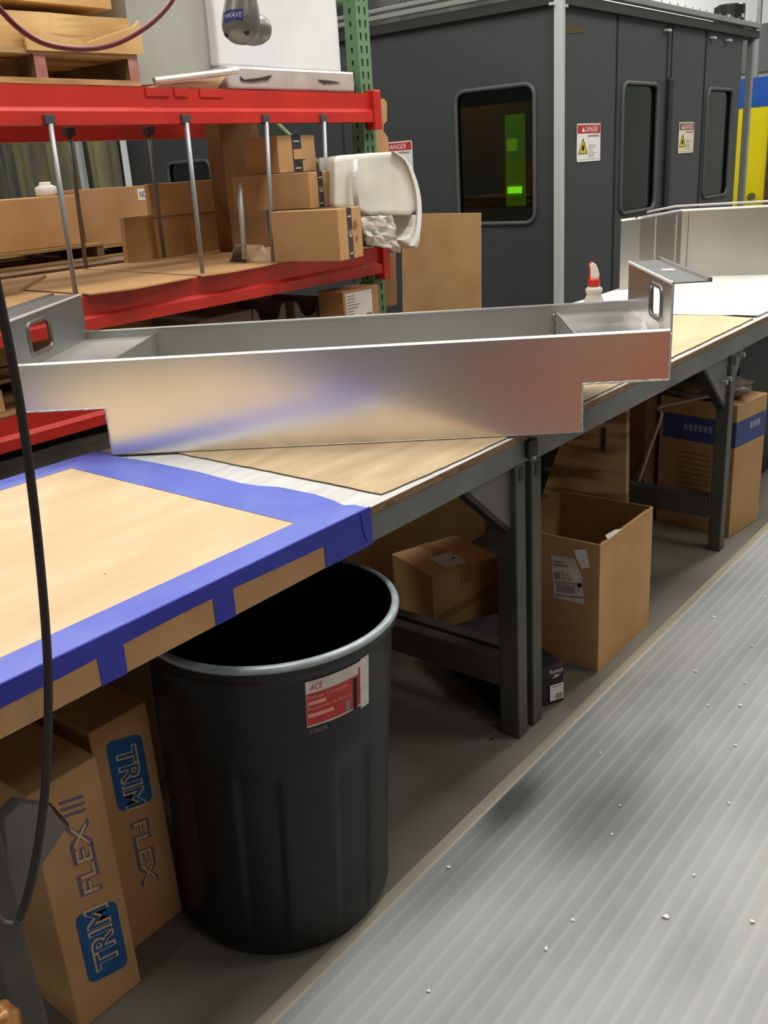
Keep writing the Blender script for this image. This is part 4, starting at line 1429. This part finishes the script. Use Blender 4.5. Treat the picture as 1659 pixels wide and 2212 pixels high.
# warning signs
def sign(label, f, w, h, faded=False, nrm=(0, -1, 0), name='danger_sign'):
    t = thing(name, label, 'sign', tuple(f(0, 0)))
    n = Vector(nrm)
    obj('sign_plate', prism([f(a, b) for a, b in rrect(0, w, 0, h, 0.01, 3)], n * 0.003), M['cream' if faded else 'white'], t)
    g = lift(f, nrm, 0.0042)
    hd = obj('sign_header', rect_on(g, 0.006, w - 0.006, h * 0.745, h * 0.965), M['sign_pale_red' if faded else 'sign_red'], t)
    g2 = lift(f, nrm, 0.0055)
    text('DANGER', w * 0.52, h * 0.14, lambda a, b: g2(a + w * 0.34, b + h * 0.785), M['white'], hd)
    obj('header_triangle', poly([g2(w * 0.18, h * 0.785), g2(w * 0.32, h * 0.785), g2(w * 0.25, h * 0.91)]), M['white'], hd)
    tri = obj('warning_triangle', poly([g(w * 0.06, h * 0.22), g(w * 0.42, h * 0.22), g(w * 0.24, h * 0.60)]), M['sign_yellow'], t)
    obj('warning_symbol', poly([g2(w * 0.20, h * 0.29), g2(w * 0.28, h * 0.29), g2(w * 0.30, h * 0.38), g2(w * 0.24, h * 0.46), g2(w * 0.19, h * 0.38)]), M['print_black'], tri)
    obj('triangle_border', tube([g2(w * 0.06, h * 0.22), g2(w * 0.42, h * 0.22), g2(w * 0.24, h * 0.60)], 0.0025, 4, closed=True), M['print_dark'], tri)
    bm = bmesh.new()
    rect_on(g, w * 0.45, w * 0.93, h * 0.655, h * 0.70, bm)
    for k in range(7):
        rect_on(g, w * 0.47, w * random.uniform(0.62, 0.93), h * (0.42 - k * 0.05), h * (0.432 - k * 0.05), bm)
    rect_on(g, w * 0.06, w * 0.94, h * 0.055, h * 0.062, bm)
    obj('sign_print', bm, M['print_grey'], t)
    return t


ys = BYF - 0.003
sign('white and red danger sign with yellow triangle between corner post and tall window', frame_map((5.912 + .0, ys, 1.478), (1, 0, 0), (0, 0, 1)), 0.338, 0.236)
sign('faded danger sign on the booth wall, between its two tall windows', frame_map((7.61, ys, 1.484), (1, 0, 0), (0, 0, 1)), 0.31, 0.23, True)
yS = spot(890, 303, x=BXF - .004)
sign('danger sign on the booth wall partly hidden by the green rack upright', frame_map((BXF - .004, yS.y + 0.34, yS.z - 0.236), (0, -1, 0), (0, 0, 1)), 0.34, 0.236, nrm=(-1, 0, 0))
t = thing('name_plate', 'small dull gold name plate high on the booth wall beside the corner post', 'plate', (5.75, BYF, 2.2))
obj('plate_body', prism([spot(u, v, y=BYF - .001) for u, v in ((1218, 53), (1262, 58), (1262, 70), (1218, 73))], (0, -0.003, 0)), M['brass'], t)

# yellow and blue machine at the far right
t = thing('yellow_machine', 'bright yellow machine with a blue top band beyond the booth', 'machine', (11, 3.6, 0))
obj('machine_body', box(11.0, 12.2, 3.46, 4.8, 0.0, 1.885), M['yellow'], t)
obj('blue_band', box(10.995, 12.2, 3.0, 4.8, 1.887, 2.18), M['blue'], t)
obj('door_edge', box(10.97, 11.4, 3.36, 3.455, 0.0, 1.885), M['rust'], t)
obj('hose_fitting', tube([(10.9, 3.56, 0.98), (10.98, 3.60, 0.97)], 0.04, 10), M['brass'], t)
obj('machine_shell', box(11.42, 12.2, 3.0, 3.45, 0.0, 1.885), M['rust'], t)
t = thing('conduit_pipe', 'thin pale vertical conduit dropping behind the yellow machine', 'pipe', (12.6, 3.7, 2.2))
obj('pipe', tube([(12.5, spot(1638, 0, x=12.5).y, 5.2), (12.5, spot(1638, 160, x=12.5).y, 0)], 0.03, 10), M['rail'], t)

# ------------------------------------------------------------------ under the bench, from left to right


def trim_box(label, K, w, h, flip, ht=None):
    t = thing('shoebox_carton', label, 'box', (K[0], K[1], 0))
    t.name = 'upright_carton'
    obj('box_body', box(K[0], K[0] + w, K[1], K[1] + 0.42, 0, h), M['kraft'], t, bevel=0.003)
    # print runs up the narrow face
    y = K[1] - 0.0012
    if not flip:
        f = frame_map((K[0] + w * 0.86, y, 0.075), (0, 0, 1), (-1, 0, 0))
    else:
        f = frame_map((K[0] + w * 0.22, y, h - 0.050), (0, 0, -1), (1, 0, 0))
    g = lift(f, (0, -1, 0), 0.0006)
    g2 = lift(f, (0, -1, 0), 0.0012)
    Wd = w * 0.60
    loz = rrect(0, 0.165, 0, Wd, 0.016, 4)
    lz = obj('blue_emblem', poly([f(a + (b - Wd / 2) * 0.28, b) for a, b in loz]), M['trim_blue'], t)
    text('TRIM', 0.150, Wd * 0.60, lambda a, b: g(a + 0.012 + b * 0.28, b + Wd * 0.20), M['trim_gap'], lz, shear=0.0, outline=0.05)
    text('TRIM', 0.142, Wd * 0.50, lambda a, b: g2(a + 0.016 + b * 0.28, b + Wd * 0.25), M['trim_blue'], lz)
    text('FLEX', 0.165, Wd * 0.52, lambda a, b: f(a + 0.195 + b * 0.28, b + Wd * 0.24), M['trim_ink'], t, outline=0.03)
    text('FLEX', 0.155, Wd * 0.36, lambda a, b: g(a + 0.200 + b * 0.28, b + Wd * 0.32), M['trim_gap'], t)
    if not flip:
        text('III', 0.035, Wd * 0.55, lambda a, b: f(a + 0.375 + b * 0.28, b + Wd * 0.24), M['trim_ink'], t)
    return t


trim_box('tall narrow tan carton with blue emblem at its foot, nearest the bench leg', (0.612, 1.358), 0.144, 0.545, False)
t = trim_box('tall narrow tan carton with blue emblem near its top, beside the trash can', (0.795, 1.440), 0.137, 0.540, True)
t = thing('grey_film_sheet', 'crumpled grey film sheet bunched against the left bench leg', 'sheet', tuple(spot(60, 1850, y=1.25)))
pts = [(8, 1770), (45, 1735), (105, 1742), (148, 1784), (118, 1830), (92, 1868), (78, 1915), (52, 1975), (36, 1960), (15, 1880)]
bm = prism([spot(u, v, y=1.262) for u, v in pts], (0.0, 0.03, 0))
obj('film_face', bm, M['grey_sheet'], t, bevel=0.004)
obj('film_fold', prism([spot(u, v, y=1.262) for u, v in ((106, 1738), (110, 1735), (150, 1780), (147, 1787))], (0, 0.004, 0)), M['dark_edge'], t)
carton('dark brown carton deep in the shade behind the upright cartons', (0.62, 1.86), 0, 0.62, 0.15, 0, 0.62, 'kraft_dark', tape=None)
t, fr, lf, tp = carton('brown carton with violet stencil mark, just right of the can rim', (2.16, 2.06), 0, 0.305, 0.18, 0, 0.50, 'kraft', tape=None)
obj('stencil_mark', tube([fr(a, b) for a, b in ((0.275, 0.28), (0.275, 0.335), (0.25, 0.36), (0.225, 0.335), (0.225, 0.28))], 0.004, 6), M['purple'], t)
t, fr, lf, tp = carton('tan carton with a torn shipping label on top behind the paired legs', (2.259, 1.699), -20, 0.276, 0.255, 0, 0.234, 'kraft_light', tape='front')
decal(t, 'shipping_label', lift(tp, (0, 0, 1), 0.0008), 0.075, 0.165, 0.02, 0.13, 'offwhite')
decal(t, 'label_blot', lift(tp, (0, 0, 1), 0.0016), 0.135, 0.15, 0.07, 0.082, 'print_dark')
a = math.radians(-20)
g = lift(fr, (math.sin(a), -math.cos(a), 0), 0.0008)
obj('side_stripe', poly([g(0.02, 0.055), g(0.27, 0.105), g(0.27, 0.14), g(0.02, 0.085)]), M['clear_tape'], t)
carton('big dark tan carton at the back under the bench join', (2.475, 2.07), 0, 0.68, 0.35, 0, 0.72, 'kraft', tape=None)

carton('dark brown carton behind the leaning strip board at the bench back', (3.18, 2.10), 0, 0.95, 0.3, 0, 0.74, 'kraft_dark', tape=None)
# shoe carton
t = thing('shoe_box', 'black shoe box with white size label on the floor beneath the paired legs', 'box', (1.966, 1.244, 0))
KS = (1.9656, 1.244)
obj('box_body', obox(KS, -27, 0.207, 0.38, 0, 0.09), M['black_card'], t, bevel=0.002)
obj('box_lid', obox(KS, -27, 0.211, 0.384, 0.088, 0.126, None, -0.002, -0.002), M['black_card'], t, bevel=0.002)
a = math.radians(-27)
X = Vector((math.cos(a), math.sin(a), 0))
fS = frame_map(Vector((KS[0], KS[1], 0)) + Vector((math.sin(a), -math.cos(a), 0)) * 0.0032, X, (0, 0, 1))
text('Reebok', 0.046, 0.014, lambda p, q: fS(p + 0.158, q + 0.104), M['white'], t)
lg = bmesh.new()
poly([fS(0.162, 0.088), fS(0.178, 0.090), fS(0.200, 0.102), fS(0.176, 0.0945)], lg)
poly([fS(0.170, 0.100), fS(0.178, 0.099), fS(0.190, 0.090), fS(0.181, 0.091)], lg)
obj('logo', lg, M['white'], t)
decal(t, 'size_label', fS, 0.158, 0.205, 0.012, 0.066, 'white')
g = lift(fS, (math.sin(a), -math.cos(a), 0), 0.0006)
bm = bmesh.new()
for k in range(9):
    rect_on(g, 0.178 + k * 0.0026, 0.1794 + k * 0.0026, 0.016, 0.034, bm)
rect_on(g, 0.164, 0.200, 0.058, 0.061, bm)
obj('label_print', bm, M['print_grey'], t)

# open tan carton
OX0, OX1, OY0, OY1, OH = 2.352, 2.732, 1.138, 1.478, 0.430
t = thing('open_carton', 'open empty tan carton with shipping label right of the paired bench legs', 'box', (2.54, 1.3, 0))
th = 0.005
obj('front_wall', box(OX0, OX1, OY0, OY0 + th, 0, OH), M['kraft_light'], t)
obj('back_wall', box(OX0, OX1, OY1 - th, OY1, 0, OH), M['kraft_inside'], t)
lw = obj('left_wall', box(OX0, OX0 + th, OY0 + th, OY1 - th, 0, OH), M['kraft'], t)
obj('right_wall', box(OX1 - th, OX1, OY0 + th, OY1 - th, 0, OH), M['kraft_inside'], t)
obj('box_floor', box(OX0 + th, OX1 - th, OY0 + th, OY1 - th, 0.001, 0.006), M['kraft_inside'], t)
obj('inner_flap', prism([(OX0 + .02, OY0 + 0.010, OH - 0.004), (OX1 - .02, OY0 + 0.010, OH - 0.004), (OX1 - .03, OY0 + 0.05, OH - 0.16), (OX0 + .03, OY0 + 0.05, OH - 0.16)], (0, 0.004, 0)), M['kraft_inside'], t)
obj('inner_flap', prism([(OX0 + .012, OY0 + 0.02, OH - 0.004), (OX0 + .012, OY1 - .02, OH - 0.004), (OX0 + .05, OY1 - .03, OH - 0.16), (OX0 + .05, OY0 + .03, OH - 0.16)], (0.004, 0, 0)), M['kraft_inside'], t)
obj('torn_edge', prism([(2.40, OY0 - 0.0005, OH), (2.50, OY0 - .0005, OH), (2.48, OY0 + .012, OH + 0.003), (2.42, OY0 + .018, OH + 0.004)], (0, 0, 0.002)), M['offwhite'], t)
fL = frame_map((OX0 - 0.0012, OY1, 0), (0, -1, 0), (0, 0, 1))


def lf_(u, v, e=0.0):
    p = spot(u, v, x=OX0 - 0.0012 - e)
    return p


lb = obj('shipping_label', poly([lf_(u, v) for u, v in ((1190, 1198), (1241, 1206), (1257, 1246), (1262, 1306), (1197, 1290))]), M['offwhite'], t)
obj('small_sticker', poly([lf_(u, v, .001) for u, v in ((1238, 1188), (1266, 1186), (1274, 1226), (1256, 1229), (1245, 1206))]), M['white'], t)
bm = bmesh.new()
for (u0, v0, u1, v1) in ((1196, 1212, 1216, 1215), (1196, 1219, 1228, 1222), (1198, 1236, 1210, 1250), (1215, 1238, 1220, 1242), (1224, 1240, 1229, 1244), (1217, 1247, 1222, 1251), (1228, 1249, 1234, 1253), (1198, 1256, 1258, 1258), (1200, 1284, 1260, 1287)):
    poly([lf_(u0, v0, .0015), lf_(u1, v0 + (u1 - u0) * .1, .0015), lf_(u1, v1 + (u1 - u0) * .1, .0015), lf_(u0, v1, .0015)], bm)
for k in range(11):
    u0 = 1203 + k * 3.6
    poly([lf_(u0, 1262 + k * .45, .0015), lf_(u0 + 2.0, 1262 + k * .45, .0015), lf_(u0 + 2.3, 1278 + k * .5, .0015), lf_(u0 + .3, 1278 + k * .5, .0015)], bm)
obj('label_print', bm, M['print_grey'], lb)
obj('label_blot', poly([lf_(u, v, .002) for u, v in ((1247, 1260), (1256, 1260), (1257, 1269), (1248, 1269))]), M['print_black'], lb)

# patchwork board leaning behind the open carton
pts = [(1250, 880), (1375, 868), (1362, 905), (1356, 1100), (1300, 1180), (1180, 1180), (1196, 1060)]
t = thing('patchwork_board', 'leaning strip board of light and dark wood behind the open carton', 'board', (3.4, 1.75, 0))
pl_ = [spot(1262, 850, y=1.72), spot(1380, 850, y=1.72), spot(1357, 1090, y=1.72), spot(1150, 1090, y=1.72)]
q0 = [(3.30, 0.60), (3.80, 0.60), (3.78, 0.0), (3.02, 0.0)]
obj('board_face', prism([(3.30, 1.485, 0.0), (3.30, 1.93, 0.0), (3.30, 1.86, 0.2), (3.30, 1.71, 0.62), (3.30, 1.50, 0.62)], (0.03, 0, 0)), M['patch'], t)
obj('hand_slot', box(3.296, 3.3005, 1.583, 1.602, 0.40, 0.50), M['rust'], t)
# blue banded cartons at the far leg
t, fr, lf, tp = carton('tall tan carton with a blue printed band behind the far bench leg', (3.615, 1.176), -8, 0.255, 0.34, 0, 0.560, 'kraft', tape=None)
bd = decal(t, 'blue_band', fr, 0.0, 0.255, 0.385, 0.49, 'band_blue')
a = math.radians(-8)
g = lift(fr, (math.sin(a), -math.cos(a), 0), 0.0008)
bm = bmesh.new()
for k in range(4):
    rect_on(g, 0.115 + k * 0.022, 0.131 + k * 0.022, 0.44, 0.468, bm)
obj('worn_lettering', bm, M['band_text'], bd)
bd = decal(t, 'blue_band', lf, 0.02, 0.34, 0.385, 0.49, 'band_blue')
g = lift(lf, (-math.cos(a), -math.sin(a), 0), 0.0008)
bm = bmesh.new()
for k in range(6):
    rect_on(g, 0.115 + k * 0.022, 0.130 + k * 0.022, 0.43, 0.456, bm)
obj('worn_lettering', bm, M['band_text'], bd)
bm = bmesh.new()
for k in range(9):
    rect_on(g, 0.09, 0.24, 0.33 - k * 0.022, 0.334 - k * 0.022, bm)
obj('stencil_lines', bm, M['kraft_dark'], t)
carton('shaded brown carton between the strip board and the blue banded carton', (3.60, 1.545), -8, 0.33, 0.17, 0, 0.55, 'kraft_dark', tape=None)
# poly bag slumped on top and pale strap hanging from it
bm = bmesh.new()
bmesh.ops.create_icosphere(bm, subdivisions=4, radius=1.0)
for v in bm.verts:
    p = v.co.copy()
    k = 1 + 0.30 * noise.noise(p * 2.2) + 0.12 * noise.noise(p * 6)
    v.co = Vector((3.735 + p.x * 0.13 * k, 1.35 + p.y * 0.17 * k, 0.600 + max(-0.038, p.z * 0.045 * k)))
tag(obj('poly_bag', bm, M['bag'], smooth=True), 'crumpled taupe plastic bag slumped on the blue banded carton', 'bag')
bm = bmesh.new()
sp = catmull([spot(1556, 850, x=3.57), spot(1480, 866, x=3.57), spot(1424, 880, x=3.57), spot(1429, 898, x=3.56), spot(1402, 975, x=3.55), spot(1376, 1052, x=3.54)], 6)
for p, q in zip(sp, sp[1:]):
    pass
tube(sp, 0.0065, 8, bm)
tag(obj('plastic_strap', bm, M['strip'], smooth=True), 'bent pale plastic strap hanging in front of the banded carton', 'strap')
t = thing('black_cabinet', 'low black cabinet in the dark under the bench at the right edge', 'cabinet', (4.7, 1.6, 0))
obj('cabinet_body', box(4.0, 5.15, 1.32, 2.0, 0, 0.76), M['black_metal'], t, bevel=0.005)
obj('cabinet_door', box(4.02, 5.13, 1.312, 1.319, 0.03, 0.73), M['black_metal'], t, bevel=0.003)

# amber casting at the lower left corner
bm = bmesh.new()
bmesh.ops.create_icosphere(bm, subdivisions=4, radius=1.0)
c = spot(2, 2215, y=1.02)
for v in bm.verts:
    p = v.co.copy()
    k = 1 + 0.12 * noise.noise(p * 3)
    v.co = c + Vector((p.x * 0.026 * k, p.y * 0.03 * k, p.z * 0.032 * k))
o = obj('amber_casting', bm, M['orange'], smooth=True)
tag(o, 'mottled amber knob poking in at the bottom left corner', 'knob')
# stool-like base carrying it just outside the frame
t = o
ob = obj('knob_post', tube([c - Vector((0.0, 0, 0.03)), (c.x - 0.0, c.y, 0.012)], 0.012, 12), M['steel_dark'], o, smooth=True)
ob.location = -Vector(o.location)

# ------------------------------------------------------------------ foreground cable, hose, tool
cb = catmull([spot(u, v, y=1.09) for u, v in ((-40, 420), (-18, 560), (2, 660), (28, 790), (52, 930), (72, 1080), (87, 1220), (98, 1350), (104, 1470), (103, 1600), (96, 1720), (80, 1840), (58, 1940), (42, 1984))], 8)
t = thing('hanging_cable', 'black cable hanging down in front of the bench at the left edge', 'cable', tuple(cb[-1]))
obj('cable_run', tube(cb, 0.0062, 12), M['cable'], t, smooth=True)
k = cb[-1]
hk = catmull([k, k + Vector((-0.004, 0.01, -0.012)), k + Vector((-0.016, 0.02, -0.004)), k + Vector((-0.022, 0.03, 0.025))], 5)
obj('cable_clip', tube(hk, 0.005, 8), M['steel_grey'], t, smooth=True)
hs = catmull([spot(u, v, y=1.0) for u, v in ((-60, -60), (0, 20), (55, 72), (110, 98), (185, 106), (250, 94), (310, 62), (350, 28), (378, -10), (400, -60))], 8)
o = obj('air_hose', tube(hs, 0.0031, 12), M['hose'], smooth=True)
tag(o, 'dark red air hose looping across the top left corner', 'hose')

TY = 1.30


def tp_(u, v, y=TY):
    return spot(u, v, y=y)


t = thing('air_tool', 'grey pistol shaped air tool with blue label hanging above the trough', 'tool', tuple(tp_(530, 40)))
VR = R @ Vector((1, 0, 0))
VU = R @ Vector((0, 1, 0))
VF = R @ Vector((0, 0, 1))
axis = [(522, -60, 26), (522, -30, 28), (521, 0, 30), (521, 22, 33.5), (521, 45, 36), (521, 62, 36), (522, 76, 33), (524, 86, 25), (527, 92, 11)]
S_ = (tp_(530, 30) - CAM).length / F_PX
bm = bmesh.new()
rings = []
for (u, v, hw) in axis:
    c = tp_(u, v)
    rings.append([bm.verts.new(c + VR * hw * S_ * math.cos(2 * PI * k / 28) + VF * hw * S_ * 0.8 * math.sin(2 * PI * k / 28)) for k in range(28)])
for a_, b_ in zip(rings, rings[1:]):
    for k in range(28):
        bm.faces.new((a_[k], a_[(k + 1) % 28], b_[(k + 1) % 28], b_[k]))
bm.faces.new(rings[0][::-1])
bm.faces.new(rings[-1])
obj('tool_body', bm, M['tool'], t, smooth=True)
bm = tube([tp_(524, 66), tp_(545, 64), tp_(558, 63), tp_(568, 62), tp_(575, 62), tp_(580, 62)], 0.02, 24, radii=[24 * S_, 28 * S_, 27 * S_, 23 * S_, 15 * S_, 4 * S_])
obj('tool_head', bm, M['tool'], t, smooth=True)
# curved label hugging the front of the body


def bodypt(u, v, e=0.0):
    for (a_, b_) in zip(axis, axis[1:]):
        if a_[1] <= v <= b_[1]:
            q = (v - a_[1]) / (b_[1] - a_[1])
            cu, hw = a_[0] + (b_[0] - a_[0]) * q, a_[2] + (b_[2] - a_[2]) * q
            break
    x = max(-0.98, min(0.98, (u - cu) / hw))
    return tp_(cu, v) + VR * hw * S_ * x * (1 + e) + VF * (hw * S_ * 0.8 * math.sqrt(1 - x * x) + 0.0006 + e * 0.02)


bm = bmesh.new()
for i in range(10):
    u0, u1 = 488 + i * 4.0, 492 + i * 4.0
    poly([bodypt(u0, 37), bodypt(u1, 37), bodypt(u1, 61), bodypt(u0, 61)], bm)
lbl = obj('blue_label', bm, M['tool_label'], t)
vs, fsx = text_verts('WAVE', 0.2)
me = bpy.data.meshes.new('lettering')
pw = parent_world(lbl)
me.from_pydata([bodypt(497 + a_ * 30, 55 - b_ * 11, 0.02) - pw for a_, b_ in vs], [], fsx)
me.materials.append(M['white'])
o = bpy.data.objects.new('lettering', me)
COL.objects.link(o)
o.parent = lbl
for (u, v, r_) in ((535, 82, 5), (533, 2, 7), (495, 80, 4)):
    p = bodypt(u, min(max(v, -50), 91))
    obj('screw_recess', tube([p - VF * 0.003, p + VF * 0.0012], r_ * S_, 12), M['tool_hole'], t)

# ------------------------------------------------------------------ crumbs on the floor mat
crumbs = [(970, 1873), (1297, 1626), (1238, 1988), (927, 2140), (1022, 1538), (1322, 1802), (1600, 1524), (1530, 1524), (1503, 1450), (1610, 1475), (1625, 1395), (1542, 1333), (1653, 1290), (1500, 1890), (1575, 1735), (1340, 1740), (1590, 1610), (1180, 2050), (1440, 1980), (1625, 1990)]
bm = bmesh.new()
bmesh.ops.create_icosphere(bm, subdivisions=1, radius=0.0032)
for v in bm.verts:
    v.co += Vector((random.uniform(-1, 1), random.uniform(-1, 1), random.uniform(-1, 1))) * 0.001
base = None
for i, (u, v) in enumerate(crumbs):
    z = 0.0125 if v > 1.0 else 0.003
    p = spot(u, v, z=0.010)
    onmat = p.y < 1.05
    zz = 0.0125 if onmat else 0.003
    p = spot(u, v, z=zz)
    if base is None:
        base = obj('foam_crumb', bm, M['crumb'])
        o = base
    else:
        o = base.copy()
        COL.objects.link(o)
    o.location = p
    s_ = random.uniform(0.8, 1.9)
    o.scale = (s_ * random.uniform(.8, 1.6), s_, s_ * 0.8)
    o.rotation_euler = (0, 0, random.uniform(0, 3))
    if onmat:
        tag(o, 'tiny white foam crumb lying on the grey ribbed mat', 'crumb', 'white foam crumbs scattered on the mat')
    else:
        tag(o, 'tiny white foam crumb on the bare concrete under the bench', 'crumb', 'white foam crumbs on the concrete')
for i, (u, v) in enumerate(((1063, 1595), (455 // 2, 1237))):
    z = 0.003 if i == 0 else T + 0.0055
    o = base.copy()
    o.data = base.data.copy()
    o.data.materials.clear()
    o.data.materials.append(M['brown_crumb'] if i == 0 else M['crumb'])
    COL.objects.link(o)
    o.name = 'debris_crumb'
    o.location = spot(u, v, z=z)
    o.scale = (1.6, 1.3, 0.8) if i == 0 else (0.8, 0.7, 0.6)
    if 'group' in o:
        del o['group']
    tag(o, 'dark brown crumb on the concrete left of the paired legs' if i == 0 else 'white crumb on the blue-edged wooden board', 'crumb')

pc_ = spot(1065, 1389, z=0.006)
o = obj('paper_curl', tube([pc_ + Vector((0.016 * math.cos(a_ * .5), 0.011 * math.sin(a_ * .5), 0)) for a_ in range(11)] + [pc_ + Vector((0.03, -0.012, 0))], 0.0028, 6), M['offwhite'])
tag(o, 'small curl of white paper on the floor behind the bench crossbar', 'scrap')
# ------------------------------------------------------------------ across the aisle (unseen, added to colour the reflections in the trough)
t = thing('red_stand_in_cart', 'low red stand-in cart added across the aisle for the red reflection in the trough', 'cart', (-0.3, -0.9, 0))
obj('cart_body', box(-0.75, 0.12, -1.3, -0.8, 0.06, 0.42), M['red'], t, bevel=0.01)
for (x, y) in ((-0.7, -1.25), (0.05, -1.25), (-0.7, -0.86), (0.05, -0.86)):
    obj('caster', tube([(x, y, 0.03), (x + 0.03, y, 0.03)], 0.03, 14), M['black_plastic'], t)
carton('brown stand-in carton added across the aisle for the brown reflection in the trough', (0.16, -1.3), 0, 0.52, 0.5, 0, 0.85, 'kraft', tape='front')
t = thing('red_stand_in_bin', 'red stand-in bin added across the aisle for the reflection far right in the trough', 'bin', (0.9, -1.0, 0))
obj('bin_body', box(0.74, 1.3, -1.3, -0.8, 0, 0.9), M['red'], t, bevel=0.01)
bpy.context.view_layer.update()
